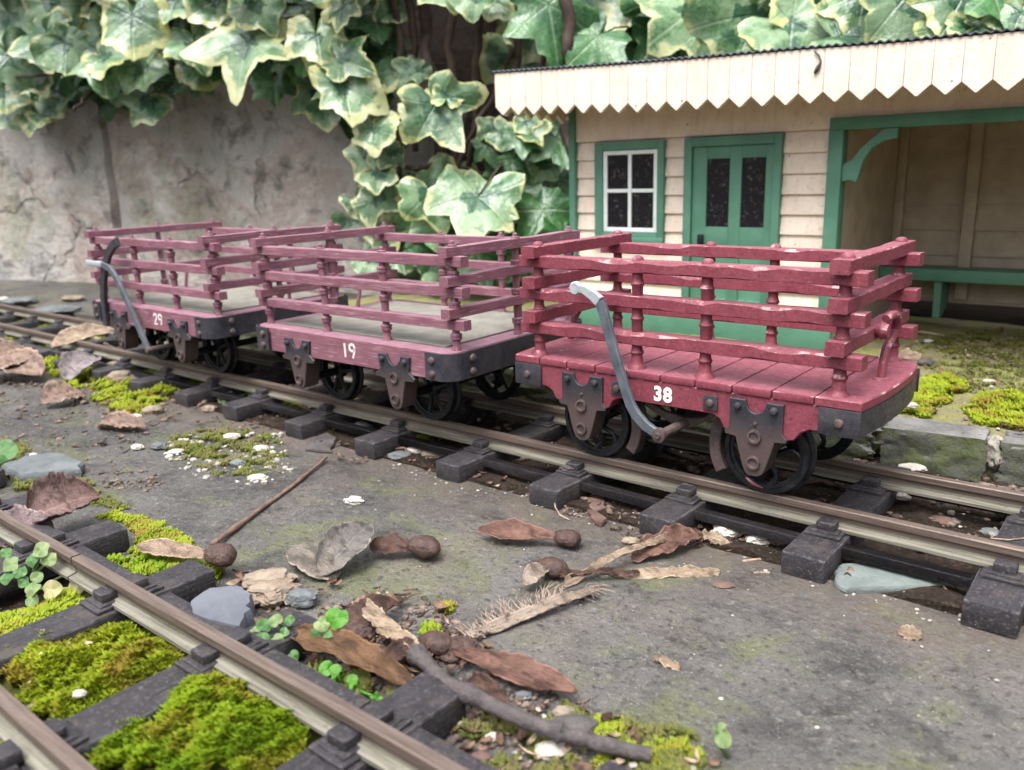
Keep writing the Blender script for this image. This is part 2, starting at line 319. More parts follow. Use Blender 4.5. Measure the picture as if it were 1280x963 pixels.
def m_ivy(name, dark):
    m = Mat(name, .28, .95)
    u1 = m.N.new('ShaderNodeUVMap'); u1.uv_map = 'plane'; u2 = m.N.new('ShaderNodeUVMap'); u2.uv_map = 'rim'
    p = m.sep(u1.outputs[0]); q = m.sep(u2.outputs[0]); t = q[0]; rv = q[1]
    x = m.math('ABSOLUTE', p[0]); y = p[1]
    vein = None
    for an in (0, 58, 118):
        sx, cy = math.sin(rad(an)), math.cos(rad(an))
        d = m.math('ABSOLUTE', m.math('SUBTRACT', m.math('MULTIPLY', x, cy), m.math('MULTIPLY', y, sx)))
        al = m.math('GREATER_THAN', m.math('ADD', m.math('MULTIPLY', x, sx), m.math('MULTIPLY', y, cy)), 0.0)
        wv = m.math('MULTIPLY', m.math('SUBTRACT', 1.0, m.math('MINIMUM', m.math('DIVIDE', d, .024), 1.0)), al)
        vein = wv if vein is None else m.math('MAXIMUM', vein, wv)
    # fine side veins
    wave = m.N.new('ShaderNodeTexVoronoi'); m.L.new(u1.outputs[0], wave.inputs['Vector']); wave.inputs['Scale'].default_value = 7; wave.feature = 'DISTANCE_TO_EDGE'
    fine = m.ramp(wave.outputs['Distance'], [(0, .45), (.06, 0)])
    sh = m.N.new('ShaderNodeCombineXYZ'); m.L.new(m.math('MULTIPLY', rv, 37.0), sh.inputs[2]); m.L.new(p[0], sh.inputs[0]); m.L.new(p[1], sh.inputs[1])
    nn = m.noise(2.2, 4, .6, sh.outputs[0]); n2 = m.noise(3.2, 5, .65, sh.outputs[0])
    if dark:
        base = m.mix(m.ramp(nn, [(.4, 0), (.6, 1)]), (.020, .095, .025), (.060, .18, .045))
        edge = (.17, .28, .09); wd = .0
    else:
        base = m.mix(m.ramp(nn, [(.44, 0), (.54, 1)]), (.080, .180, .070), (.205, .315, .165))
        edge = (.44, .47, .17); wd = 1
    base = m.mix(m.math('MAXIMUM', m.math('MULTIPLY', vein, .55), m.math('MULTIPLY', fine, .5)), base, (.30, .42, .26) if dark else (.36, .46, .32))
    if not dark:
        inner = m.math('SUBTRACT', .62, m.math('MULTIPLY', t, .45)); base = m.mix(m.math('GREATER_THAN', inner, m.math('ADD', m.math('MULTIPLY', nn, .8), m.math('MULTIPLY', rv, .12))), base, (.035, .105, .05))
    base = m.mix(m.ramp(m.math('FRACT', m.math('MULTIPLY', rv, 7.3)), [(0, .45), (.6, 0)]), base, (.02, .06, .025))
    # margin: width from leaf random + noise
    k = m.math('ADD', t, m.math('MULTIPLY', m.math('SUBTRACT', n2, .5), 1.1))
    thr = m.math('SUBTRACT', 1.02 if dark else 1.03, m.math('MULTIPLY', rv, .05 if dark else .36))
    e = m.math('MULTIPLY', m.math('SUBTRACT', k, thr), 9.0)
    e = m.math('MINIMUM', m.math('MAXIMUM', e, 0.0), 1.0)
    ecol = m.mix(m.ramp(m.noise(.03, 3), [(.35, 0), (.65, 1)]), edge, (.56, .56, .33) if not dark else (.2, .3, .1))
    c = m.mix(e, base, ecol)
    c = m.mix(m.ramp(m.noise(.25, 5, .7), [(.68, 0), (.76, .7)]), c, (.20, .12, .05))
    m.col(c).bump(m.math('MAXIMUM', vein, m.math('MULTIPLY', fine, .5)), .5, .6).bump(m.noise(.12, 4), 1.2)
    m.rough(m.ramp(m.noise(.2, 3), [(.3, .22), (.7, .42)]))
    tr = m.N.new('ShaderNodeBsdfTranslucent'); m.L.new(c, tr.inputs[0]); mx = m.N.new('ShaderNodeMixShader'); mx.inputs[0].default_value = .2
    m.L.new(m.b.outputs[0], mx.inputs[1]); m.L.new(tr.outputs[0], mx.inputs[2]); m.L.new(mx.outputs[0], m.N['Material Output'].inputs[0]); return m.m
def m_glass():
    m = Mat('dusty_dark_glass', .22, .5)
    c = m.mix(m.ramp(m.noise(.55, 8, .8), [(.56, 0), (.66, .7)]), (.012, .012, .014), (.20, .17, .17))
    m.col(c).bump(m.noise(1, 4), .05); return m.m
def m_deadleaf(name, a, b, d=(.04, .02, .015), rough=.5):
    m = Mat(name, rough, .45); n = m.noise(.16, 8, .75)
    u = m.N.new('ShaderNodeUVMap'); u.uv_map = 'sh'; q = m.sep(u.outputs[0]); sa = m.math('ABSOLUTE', q[1])
    side = m.math('ABSOLUTE', m.math('SINE', m.math('ADD', m.math('MULTIPLY', m.math('SUBTRACT', q[0], m.math('MULTIPLY', sa, .55)), 44.0), m.math('MULTIPLY', n, 3.0))))
    vein = m.math('MAXIMUM', m.ramp(sa, [(.0, 1), (.03, 0)]), m.math('MULTIPLY', m.ramp(side, [(0, 1), (.16, 0)]), .6))
    c = m.mix(m.ramp(n, [(.35, 0), (.65, 1)]), a, b)
    c = m.mix(m.ramp(m.noise(1, 6, .7, m.sc((.25, 2.0, 1))), [(.30, .8), (.45, 0)]), c, d)
    c = m.mix(m.ramp(m.noise(.7, 7, .8), [(.56, 0), (.68, .6)]), c, tuple(min(1, k * 1.6) for k in b)); c = m.mix(m.ramp(m.noise(.3, 7, .75), [(.34, .9), (.44, 0)]), c, tuple(k * .5 for k in a))
    c = m.mix(m.math('MULTIPLY', vein, .45), c, tuple(min(1, k * 1.5) for k in b))
    c = m.mix(m.ramp(m.math('ADD', sa, m.math('MULTIPLY', n, .12)), [(.50, 0), (.54, .6)]), c, tuple(min(1, k * 1.9) for k in b))
    c = m.mix(m.ramp(m.noise(1, 5, .6, m.sc((.12, .5, .5))), [(.50, 0), (.62, .75)]), c, tuple(k * .45 for k in a))
    m.col(c).bump(vein, .35, .8).bump(m.noise(1, 7, .75, m.sc((.35, 1.6, 1))), .8).bump(m.noise(.9, 7, .7), .5)
    m.rough(m.ramp(n, [(.3, rough - .1), (.7, rough + .25)])); return m.m

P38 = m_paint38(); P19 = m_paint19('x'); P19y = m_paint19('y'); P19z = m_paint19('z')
IRON = m_iron('blue_grey_iron', (.017, .020, .027), (.045, .041, .048), .42)
RUST = m_iron('dusty_brown_iron', (.045, .033, .033), (.095, .066, .063), .5)
def m_guard():
    m = Mat('guard_iron', .5, .5); z = m.sep(m.raw)[2]; n = m.noise(.25, 6, .65)
    k = m.math('ADD', z, m.math('MULTIPLY', m.math('SUBTRACT', n, .5), 9)); f = m.math('MINIMUM', m.math('MAXIMUM', m.math('MULTIPLY', m.math('SUBTRACT', k, 15.5), .14), 0.0), 1.0)
    c = m.mix(f, (.066, .046, .044), (.020, .022, .028)); c = m.mix(m.ramp(m.noise(1.8, 5, .7), [(.52, 0), (.72, .5)]), c, (.10, .072, .07))
    m.col(c).bump(m.noise(3, 4, .7), .07); m.rough(m.ramp(m.noise(.8, 4), [(.3, .36), (.7, .62)])); return m.m
GUARD = m_guard(); WHEEL = m_wheel(); RAIL = m_rail(); SLEEP = m_sleeper(); CREAM = m_cream(); GREEN = m_green(); SLAB = m_slab()
SOIL = m_soil(); PLAT = m_platform(); WSTONE = m_wallstone(); KERB = m_kerb(); GLASS = m_glass()
WHITE = simple('white_sash_paint', (.68, .72, .72), (.80, .82, .82), .3, .45, .06)
NUM = simple('white_number_paint', (.70, .66, .60), (.82, .80, .76), 1.5, .6, .03)
NUM2 = simple('pinkish_white_number_paint', (.60, .50, .50), (.74, .66, .65), 1.5, .6, .03)
DECK = simple('grey_board', (.13, .125, .105), (.225, .21, .185), .12, .8, .25, 1.4, .3)
LEVER = simple('blue_grey_steel', (.042, .053, .066), (.11, .122, .138), .25, .36, .08, 1.2, .6)
PEWTER = simple('bare_pewter', (.24, .265, .28), (.38, .40, .41), .6, .4, .1, 1.2, .6)
ROOFM = simple('dark_slate_paint', (.022, .028, .034), (.06, .07, .08), .2, .55, .15)
BARK = simple('brown_bark', (.03, .02, .015), (.09, .062, .047), .12, .75, .6, .9)
BLACK = simple('black_paint', (.008, .008, .009), (.02, .02, .022), .5, .35, .05)
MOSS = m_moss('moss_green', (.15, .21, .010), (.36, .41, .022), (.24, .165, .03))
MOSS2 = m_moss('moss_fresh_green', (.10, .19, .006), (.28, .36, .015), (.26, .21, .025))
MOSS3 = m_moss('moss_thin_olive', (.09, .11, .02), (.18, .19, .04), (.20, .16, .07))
IVYV = m_ivy('variegated_ivy_leaf', False); IVYD = m_ivy('dark_ivy_leaf', True)

# ------------------------------------------------------------------ setting: ground
def grid_obj(name, x0, x1, y0, y1, step, hf, mat, skirt=6, outline=None):
    nx = max(2, int((x1 - x0) / step)); ny = max(2, int((y1 - y0) / step)); mb = MB(); vs = []; fs = []
    for j in range(ny + 1):
        for i in range(nx + 1):
            x = x0 + (x1 - x0) * i / nx; y = y0 + (y1 - y0) * j / ny
            if outline: x, y = outline(x, y, i / nx, j / ny)
            vs.append((x, y, hf(x, y)))
    for j in range(ny):
        for i in range(nx):
            a = j * (nx + 1) + i; fs.append((a, a + 1, a + nx + 2, a + nx + 1))
    mb.add(vs, fs, True)
    if skirt:
        ring = [i for i in range(nx + 1)] + [j * (nx + 1) + nx for j in range(1, ny + 1)] + [ny * (nx + 1) + i for i in range(nx - 1, -1, -1)] + [j * (nx + 1) for j in range(ny - 1, 0, -1)]
        low = [(vs[i][0], vs[i][1], vs[i][2] - skirt) for i in ring]; n = len(ring); o = len(mb.v); mb.v += low
        for k in range(n): mb.f.append((ring[k], ring[(k + 1) % n], o + (k + 1) % n, o + k)); mb.sm.append(False)
    return mb.build(name, mat, rec=False, auto=50)
SLZ = -11.4
BANKM = simple('shade_dark_earth', (.005, .004, .003), (.016, .012, .009), .03, .95, 4, .08, .1)  # earth taken near black, the hollow's shade put into its colour
g = MB()
xs = [-60000, -6000, -1500] + list(range(-900, 301, 12)) + [900, 6000, 60000]
ys = [-60000, -6000, -900] + list(range(-320, 401, 12)) + [900, 6000, 60000]
vs = [(x, y, -14.3 + 1.3 * nz(x * .05, y * .05) + .8 * nz(x * .2, y * .2)) for y in ys for x in xs]
n = len(xs); fs = [(j * n + i, j * n + i + 1, (j + 1) * n + i + 1, (j + 1) * n + i) for j in range(len(ys) - 1) for i in range(n - 1)]
g.add(vs, fs, True); gr = g.build('ground', SOIL, rec=False, auto=0); tag(gr, None, None, kind='structure')
def bed(x, y): return -11.0 + 2.4 * nz(x * .08, y * .08, 3) + 1.1 * nz(x * .4, y * .4, 9)
tb = grid_obj('track_bed', -900, 320, -33, 64, 2.6, bed, SOIL, 3); tag(tb, None, None, kind='structure')
def slabh(x, y):
    h = SLZ + .55 * nz(x * .02, y * .02, 5) + .28 * nz(x * .12, y * .12, 2)
    e = min((y + 128) / 7, (-26 - y) / 7)
    if e < 1: h -= 2.4 * (1 - max(e, -.3)) ** 2 * (0.6 + .6 * nz(x * .06, y * .06, 8))
    return h
def slabo(x, y, a, b): return x, y + (3 * nz(x * .04, 7) + 1.5 * nz(x * .2, 3)) * (1 if b < .02 or b > .98 else 0)
for k, (a, b) in enumerate(((-700, -372), (-369, 330))):
    s_ = grid_obj('paving_slab', a, b, -127, -27, 2.2, slabh, SLAB, 6, slabo); tag(s_, None, None, kind='structure')
s_ = grid_obj('paving_slab', -60, 400, -330, -131, 5, lambda x, y: -12.6 + .5 * nz(x * .03, y * .03), SLAB, 5); tag(s_, None, None, kind='structure')
def plath(x, y): return 1.0 + 1.4 * nz(x * .03, y * .03, 4) + .8 * nz(x * .15, y * .15, 6) + .3 * nz(x * .6, y * .6, 1) - (1.5 if y < 66 else 0)
lm = grid_obj('shade_sheet', -330, 420, 258, 520, 9, lambda x, y: -2 + 3 * nz(x * .03, y * .03), BANKM, 10); tag(lm, None, None, kind='structure')  # near-black sheet added in place of the shade under the hut's back wall
pf = grid_obj('platform_ground', -330, 420, 57, 257, 3.2, plath, PLAT, 16); tag(pf, None, None, kind='structure')
pv = grid_obj('paving_slab', -1200, -334, 42, 330, 8, lambda x, y: -5.5 + 1.2 * nz(x * .01, y * .01, 2) + .5 * nz(x * .06, y * .06), SLAB, 10); tag(pv, None, None, kind='structure')

def rock(pts_fn, name, mat, sub=3, seed=0, amp=.12, fr=.6, loc=(0, 0, 0), dims=(5, 4, 3), flat=0.0, rz=0, blocky=0.0):
    bm = bmesh.new()
    if blocky > 0:
        bmesh.ops.create_cube(bm, size=2); bmesh.ops.subdivide_edges(bm, edges=bm.edges[:], cuts=2 ** sub + 1, use_grid_fill=True)
        for q in bm.verts:
            d = q.co.normalized(); q.co = d * 1.15 * (1 - blocky) + Vector([max(-1, min(1, c)) for c in q.co]) * blocky
    else: bmesh.ops.create_icosphere(bm, subdivisions=sub, radius=1)
    for q in bm.verts:
        p = q.co.copy(); nn = noise.noise(p * fr * 2 + Vector((seed * 3.1, seed, 2)))
        cc = noise.cell(p * 1.4 + Vector((seed, 1, 5))) - .5
        n3 = noise.noise(p * 5 + Vector((seed, 9, 2)))
        f = 1 + amp * (1.8 * nn + .25 * cc + .7 * n3 + .45 * noise.noise(p * 11 + Vector((seed, 2, 2))))
        q.co = Vector((p.x * dims[0] / 2 * f, p.y * dims[1] / 2 * f, p.z * dims[2] / 2 * (1 + amp * .6 * (nn + n3))))
    bm.verts.index_update(); mb = MB(); mb.add([q.co[:] for q in bm.verts], [tuple(v.index for v in f.verts) for f in bm.faces], True); bm.free()
    o = mb.build(name, mat, loc=loc, rec=False, auto=28); o.rotation_euler = (0, 0, rz); return o

# kerb of slate blocks beside the track
kx = [(-330, -262), (-260, -196), (-194, -122), (-120, -62), (-60, 31.5), (34, 62.5), (65, 108), (111, 170), (173, 240)]
klab = ['first slate kerb block from the left, mostly behind the far wagon', 'slate kerb block behind wagon 29', 'slate kerb block behind the gap between wagons 29 and 19', 'slate kerb block behind wagon 19', 'slate kerb block behind wagon 38, left of the dark joint',
        'grey slate kerb block with mossy face just right of wagon 38', 'slate kerb block at the right edge beyond the crumbling mortar joint', 'slate kerb block just beyond the right edge', 'slate kerb block farthest to the right']
for k, (a, b) in enumerate(kx[:7]):
    cy = 56.5 + .12 * max(0, (a + b) / 2 - 30); o = rock(None, 'kerb_stone', KERB, 4, k + 4, .065, 1.1, ((a + b) / 2, cy, -6.2), (b - a, 14.5, 15.4), blocky=.90, rz=rad(7 if a > 30 else 0))
    tag(o, klab[k], 'kerb stone', 'slate kerb blocks behind the track')

# ------------------------------------------------------------------ stone wall of upright slabs
WA, WB = 132 + .26 * 657, .26
def wy(x): return WA + WB * x
def wall_slab(x0, x1, z1, thick, name, label, seed, dy=0, edge=None, z0=-16):
    nx, nzv = 30, 24; mb = MB(); vs = []; fs = []
    for side in (0, 1):
        for j in range(nzv + 1):
            for i in range(nx + 1):
                a = i / nx; b = j / nzv; x = x0 + (x1 - x0) * a; z = z0 + (z1 - z0) * b
                if a > .98: x += 3 * nz(z * .03, seed)
                if a < .02: x += 2 * nz(z * .03, seed + 5)
                if b > .98: z += 9 * nz(x * .012, seed) + 3 * nz(x * .06, seed)
                rnd_ = 5 * (max(0, abs(a - .5) * 2 - .93) / .07) ** 2 + 4 * (max(0, b - .94) / .06) ** 2
                y = wy(x) + dy + (rnd_ if side == 0 else thick) + (4 * nz(x * .008, z * .01, seed) + 1.2 * nz(x * .04, z * .04, seed) if side == 0 else 0)
                vs.append((x, y, z))
    m = (nx + 1) * (nzv + 1)
    for side in (0, 1):
        for j in range(nzv):
            for i in range(nx):
                q = side * m + j * (nx + 1) + i; f = (q, q + 1, q + nx + 2, q + nx + 1); fs.append(f if side == 0 else f[::-1])
    ring = [i for i in range(nx + 1)] + [j * (nx + 1) + nx for j in range(1, nzv + 1)] + [nzv * (nx + 1) + i for i in range(nx - 1, -1, -1)] + [j * (nx + 1) for j in range(nzv - 1, 0, -1)]
    for k in range(len(ring)): a, b = ring[k], ring[(k + 1) % len(ring)]; fs.append((a, m + a, m + b, b))
    mb.add(vs, fs, True); o = mb.build(name, WSTONE, rec=False, auto=50); tag(o, label, 'wall slab', 'upright stone slabs of the garden wall'); return o
pl = upl(130.5, 250, WA, WB).x; pr_ = upl(139.5, 250, WA + 6, WB).x; pe = upl(455, 250, WA, WB).x
wall_slab(-1150, pl, 190, 26, 'stone_slab', 'upright pinkish grey stone slab at the left edge under the ivy', 3)
wall_slab(pr_, pe, 178, 70, 'stone_slab', 'large upright grey and rust stained stone slab behind wagons 29 and 19', 11, dy=6)
# loose rocks at the wall foot and an earth bank behind
bank = grid_obj('earth_bank', -1500, 900, 0, 420, 26, lambda x, y: 0, BANKM, 0)
for vtx in bank.data.vertices:
    x, z = vtx.co.x / S, vtx.co.y / S
    vtx.co = Vector((x, wy(min(x, -60)) + 110 + z * .28 + 26 * nz(x * .012, z * .012) + 10 * nz(x * .04, z * .04), z - 20)) * S
tag(bank, None, None, kind='structure')
for k, (u, v, d, w_, h_) in enumerate(((470, 350, 20, 70, 60), (520, 330, 45, 60, 50), (640, 245, 60, 90, 70), (455, 392, -6, 40, 26), (600, 330, 60, 90, 60))):
    p = upl(u, v, WA + d, WB)
    tag(rock(None, 'rubble_stone', WSTONE if k != 2 else SOIL, 3, 20 + k, .13, .8, p, (w_, 40, h_), blocky=.6), ['dark rubble stone right of the big wall slab', 'rubble stone in the shade under the low ivy leaves', 'dark stone in the hollow left of the station hut', 'small brown stone at the foot of the wall behind wagon 19', 'rubble stone low behind wagon 19 near the hut corner'][k], 'stone', 'rubble behind the wagons')

# ------------------------------------------------------------------ tracks
def rail_mesh(x0, x1, y):
    hw, wb, fw = 1.25, .55, 2.6
    prof = [(-hw, -1.7), (-hw, -.25), (-hw + .25, 0), (hw - .25, 0), (hw, -.25), (hw, -1.7), (wb, -2.2), (wb, -3.9), (fw, -4.35), (fw, -5.1), (-fw, -5.1), (-fw, -4.35), (-wb, -3.9), (-wb, -2.2)]
    mb = MB(); n = len(prof); st = max(2, int((x1 - x0) / 12)); vs = []
    for i in range(st + 1):
        x = x0 + (x1 - x0) * i / st; wob = .12 * nz(x * .02, y); vs += [(x, y + p + wob, z) for p, z in prof]
    fs = [(i * n + k, i * n + (k + 1) % n, (i + 1) * n + (k + 1) % n, (i + 1) * n + k) for i in range(st) for k in range(n)]
    fs += [tuple(range(n)), tuple(st * n + k for k in range(n))[::-1]]
    mb.add(vs, fs); return mb
for y, x0, x1, lb in ((-17.25, -1000, 320, 'near rail of the wagon track, brown with a pale foot'), (17.25, -1000, 320, 'far rail of the wagon track next to the kerb'),
                      (-140.6, -85.4, 260, 'nearer rail piece of the foreground track running out at the bottom edge'), (-140.6, -700, -86.0, 'rail piece left of the joint in the foreground track'),
                      (-172.7, -700, 260, 'rail at the bottom left corner, nearest the camera')):
    tag(rail_mesh(x0, x1, y).build('rail', RAIL), lb, 'rail', 'model railway rails')
def make_sleeper():
    root = empty('sleeper', (0, 0, 0))
    mb = MB(); mb.box(-5.1, 5.1, -36.5, 36.5, -11.2, -5.35, .55); mb.build('beam', SLEEP, root)
    for ry in (-17.25, 17.25):
        for s in (-1, 1):
            c = MB(); y = ry + s * 4.2
            c.box(-3.3, 3.3, min(ry + s * 2.7, ry + s * 6.3), max(ry + s * 2.7, ry + s * 6.3), -4.55, -4.1, .2); c.box(-4.2, 4.2, min(ry + s * 2.7, ry + s * 7.4), max(ry + s * 2.7, ry + s * 7.4), -5.4, -4.5, .25)
            c.box(-2.2, 2.2, min(ry + s * 1.5, ry + s * 5.2), max(ry + s * 1.5, ry + s * 5.2), -4.6, -2.2, .35); c.build('rail_chair', SLEEP, root)
    return root
sl0 = make_sleeper(); used = False
def place_sleeper(x, y, label, group, ties=True, tilt=0, dz=0):
    global used
    o = sl0 if not used else copy_tree(sl0); used = True
    o.location = Vector((x, y, dz)) * S; o.rotation_euler = (0, 0, rad(tilt)); tag(o, label, 'sleeper', group)
    if ties:
        for ty, zz in ((-24.2, 0), (23.6, 0)):
            if nz(x * .3, ty) > .28: continue
            m = MB(); m.box(5.15, 37.6 - 5.2, ty - 1.5, ty + 1.5, -8.4, -5.9, .2); m.build('tie_bar', SLEEP, o)
mx = [118, 80, 42.3, 5.2, -31, -68, -107, -145.5, -187, -223, -262, -300, -338, -376, -414, -452, -490, -528, -566]
ml = ['dark sleeper at the very right edge of the wagon track', 'dark sleeper with a pale worn lower edge, rightmost in full view on the wagon track', 'sleeper left of the pale green slate chip, in front of wagon 38', 'sleeper below the front wheel of wagon 38 nearest the reddish twig',
      'sleeper left of the reddish chips below wagon 38', 'sleeper below the gap between wagons 38 and 19', 'sleeper below the right wheel of wagon 19', 'sleeper below wagon 19 between its two wheels', 'sleeper beside the curled debris below the left end of wagon 19',
      'sleeper end right of the bright moss below wagon 29', 'sleeper in the moss below the left wheel of wagon 29', 'sleeper below the left end of wagon 29 beside the pinkish dead leaf', 'first sleeper left of wagon 29', 'second sleeper left of wagon 29 by the dried blade',
      'third sleeper left of wagon 29 in the moss', 'fourth sleeper left of wagon 29', 'fifth sleeper left of wagon 29', 'sleeper on the far left, last but one of the wagon track', 'sleeper on the far left, last of the wagon track']
for k, (x, lb) in enumerate(zip(mx, ml)): place_sleeper(x, 0, lb, 'sleepers of the wagon track', k < 12, rng.uniform(-1.5, 1.5), rng.uniform(-.35, .15))
fx = [-8.5, 9.2 + .0, -29, -68.5, -109, -147, -186, -224, 48]
for x, lb in ((9.0, 'dark sleeper under the twig at the bottom centre, end facing the camera'), (-30, 'foreground sleeper half buried beneath moss and dead leaves'), (-68.5, 'foreground sleeper left of the blue grey stone'), (-109, 'foreground sleeper with its end beside the big curled brown leaf'),
              (-148, 'foreground sleeper at the left edge under the flat grey slate'), (-187, 'foreground sleeper just outside the left edge'), (48, 'foreground sleeper below the bottom edge')):
    place_sleeper(x, -156.6, lb, 'sleepers of the foreground track', False, rng.uniform(-1, 1))

# ------------------------------------------------------------------ wagons
def knobbly(mb, x0, x1, fixed, w, h, axis, seed, wavy):
    """bar along axis between x0 and x1; fixed = centre across and bottom z; waney chamfered edges when wavy"""
    c, z0 = fixed; st = 30 if wavy else 22; n = 8; vs = []
    for i in range(st + 1):
        a = i / st; x = x0 + (x1 - x0) * a
        def ch(s):
            if wavy: return (max(.15, .35 + (1.5 if s in (0, 1) else .4) * nz(x * .10, s * 7.3, seed) + .4 * nz(x * .45, s, seed)) if .04 < a < .96 else .3)
            return max(.08, .22 + .35 * nz(x * .15, s * 7.3, seed))
        e = [ch(s) for s in range(4)]; dw = (.12 if wavy else .2) * nz(x * .08, 31, seed); dh = (.10 if wavy else .25) * nz(x * .06, 77, seed)
        bw = w / 2 + dw; zt = z0 + h + dh; zb = z0 + .5 * dh
        hh = (zt - zb)
        q = [(-bw, zb + e[0] * .6), (-bw, zt - min(e[1], hh * .45)), (-bw + e[1] * .8, zt), (bw - e[2] * .6, zt), (bw, zt - e[2] * .6), (bw, zb + e[3] * .5), (bw - e[3] * .5, zb), (-bw + e[0] * .6, zb)]
        off = .25 * nz(x * .03, 5, seed)
        for p, z in q: vs.append((x, c + p + off, z) if axis == 'x' else (c + p + off, x, z))
    fs = [(i * n + k, i * n + (k + 1) % n, (i + 1) * n + (k + 1) % n, (i + 1) * n + k) for i in range(st) for k in range(n)]
    fs += [tuple(range(n)), tuple(st * n + k for k in range(n))[::-1]]
    mb.add(vs, fs, not wavy)
def post_prof(kind, z0, z1, beads):
    if kind == 38:
        r = 1.4; pr = [(2.7, z0 - .3), (2.6, z0 + .2), (1.9, z0 + .9), (1.65, z0 + 1.6)]
        for b in beads: pr += [(r + .1, b - .8), (1.8, b - .35), (1.85, b), (r + .15, b + .5), (r, b + 1.4)]
        pr += [(r, z1 - .1), (1.6, z1), (1.5, z1 + .5), (1.1, z1 + 1.0), (.5, z1 + 1.2), (0, z1 + 1.22)]
    else:
        r = 1.05; pr = [(1.5, z0 - .3), (1.4, z0 + .6), (1.15, z0 + 1.2), (1.3, z0 + 2)]
        for b in beads: pr += [(1.3, b - 1.1), (1.75, b - .8), (1.8, b - .2), (1.45, b), (1.85, b + .2), (1.85, b + .8), (1.15, b + 1.1)]
        pr += [(r, z1 - .1), (1.5, z1), (1.45, z1 + .6), (.8, z1 + .7), (.75, z1 + 1.5), (.4, z1 + 1.9), (0, z1 + 1.95)]
    return pr
def bolt_mb(x, y, z, r, h, sgn=-1, ax='y'):
    m = MB(); m.lathe([(r, 0), (r, sgn * h * .5), (r * .8, sgn * h * .85), (r * .35, sgn * h), (0, sgn * h)], (x, y, z), ax, 12); return m
def wheel(root, x, y, zc, r, side, curly):
    """side -1: the near side, outer face towards -y"""
    s = side
    mb = MB(); ro = r
    prof = [(ro - 1.5, -1.2 * s * -1)]
    # closed ring section: (radius, depth) ; depth positive = outwards
    sec = [(ro - 2.3, .9), (ro - 1.5, 1.0), (ro - 1.3, 1.45), (ro - .25, 1.5), (ro, 1.2), (ro, -.8), (ro + .9, -1.3), (ro + .9, -1.9), (ro - .2, -2.1), (ro - 2.0, -1.9), (ro - 2.4, -.4), (ro - 2.4, .7)]
    n = len(sec); seg = 44; vs = []
    for k in range(seg):
        an = 2 * PI * k / seg
        for rr, d in sec: vs.append((rr * math.cos(an), s * d, rr * math.sin(an)))
    fs = [(k * n + i, k * n + (i + 1) % n, ((k + 1) % seg) * n + (i + 1) % n, ((k + 1) % seg) * n + i) for k in range(seg) for i in range(n)]
    mb.add(vs, fs, True)
    mb.lathe([(0, s * 1.4), (1.7, s * 1.4), (2.5, s * .8), (2.6, -s * 1.6), (0, -s * 1.6)], (0, 0, 0), 'y', 20)
    w_ = mb.build('wheel', WHEEL, root, (x, y, zc))
    sp = MB(); pts = []
    for q in range(9):
        t = q / 8; rr = 2 + (ro - 3.3) * t; bend = (math.sin(t * PI) * .42 if curly else 0)
        pts.append((rr * math.cos(bend), 0, rr * math.sin(bend)))
    sp.tube(pts, [.95 - .25 * math.sin(PI * q / 8) for q in range(9)], 8)
    first = sp.build('spoke', WHEEL, w_); ns = 6
    for k in range(1, ns):
        c = first.copy(); C.objects.link(c); c.parent = w_; c.rotation_euler = (0, 2 * PI * k / ns, 0)
    first.rotation_euler = (0, .3, 0)
    w_.rotation_euler = (0, rad(17 * (x % 7)), 0)
    return w_
def axle_guard(root, x, yf, s, kind):
    """yf: outer solebar face, s: -1 near side / +1 far side"""
    if kind == 38:
        arc = [(-2.3 * math.cos(PI * k / 8), 25.7 - 2.9 * math.sin(PI * k / 8)) for k in range(1, 8)]
        out = [(-6.8, 25.9), (-2.7, 25.9)] + [(-2.5 * math.cos(PI * k / 8), 25.9 - 3.1 * abs(math.sin(PI * k / 8)) ** .8) for k in range(1, 8)] + [(2.7, 25.9), (6.8, 25.9), (6.7, 18.6), (7.9, 17.4), (7.7, 16.5), (5.0, 16.2), (4.0, 12.5), (2.9, 8.9), (2.2, 7.4), (.8, 6.7), (-.8, 6.7), (-2.2, 7.4), (-2.9, 8.9), (-4.0, 12.5), (-5.0, 16.2), (-7.7, 16.5), (-7.9, 17.4), (-6.7, 18.6)]
        bz, rings, bx = 24.2, ((17.0, 1.75), (10.3, 1.75)), 4.6
    else:
        out = [(-7.2, 26), (-3.2, 26), (-2.6, 24.6), (-1.6, 23.2), (0, 22.6), (1.6, 23.2), (2.6, 24.6), (3.2, 26), (7.2, 26), (6.6, 21.2), (8.9, 19.3), (8.6, 18.3), (4.6, 18.0), (3.6, 14), (2.9, 10.6), (2.0, 8.9), (0, 8.0), (-2.0, 8.9), (-2.9, 10.6), (-3.6, 14), (-4.6, 18.0), (-8.6, 18.3), (-8.9, 19.3), (-6.6, 21.2)]
        bz, rings, bx = 24.4, ((18.6, 1.8), (11.6, 1.8)), 5.1
    g = MB(); ya, yb = sorted((yf + s * .9, yf - s * .05)); g.prism([(x + p, z) for p, z in out], ya, yb, 'y', .18)
    # pedestal block behind the lower half
    ped = [(p * .92, z) for p, z in out if z < 17.5 + (2 if kind != 38 else 0) and abs(p) < 6]
    ya, yb = sorted((yf - s * .04, yf - s * 5.5)); g.prism([(x + p, z) for p, z in ped], ya, yb, 'y')
    o = g.build('axle_guard', GUARD, root)
    for sx in (-bx, bx): bolt_mb(x + sx, yf + s * .85, bz, .95, 1.2, s).build('bolt', IRON, o)
    for z, r in rings:
        m = MB(); y0 = yf + s * .85
        m.lathe([(r, 0), (r, s * .75), (r * .72, s * .8), (r * .62, s * .25), (0, s * .2)], (x, y0, z), 'y', 20); m.build('boss', RUST, o)
    if kind == 38: bolt_mb(x, yf + s * .85, 20.2, .55, .5, s).build('rivet', RUST, o)
    return o
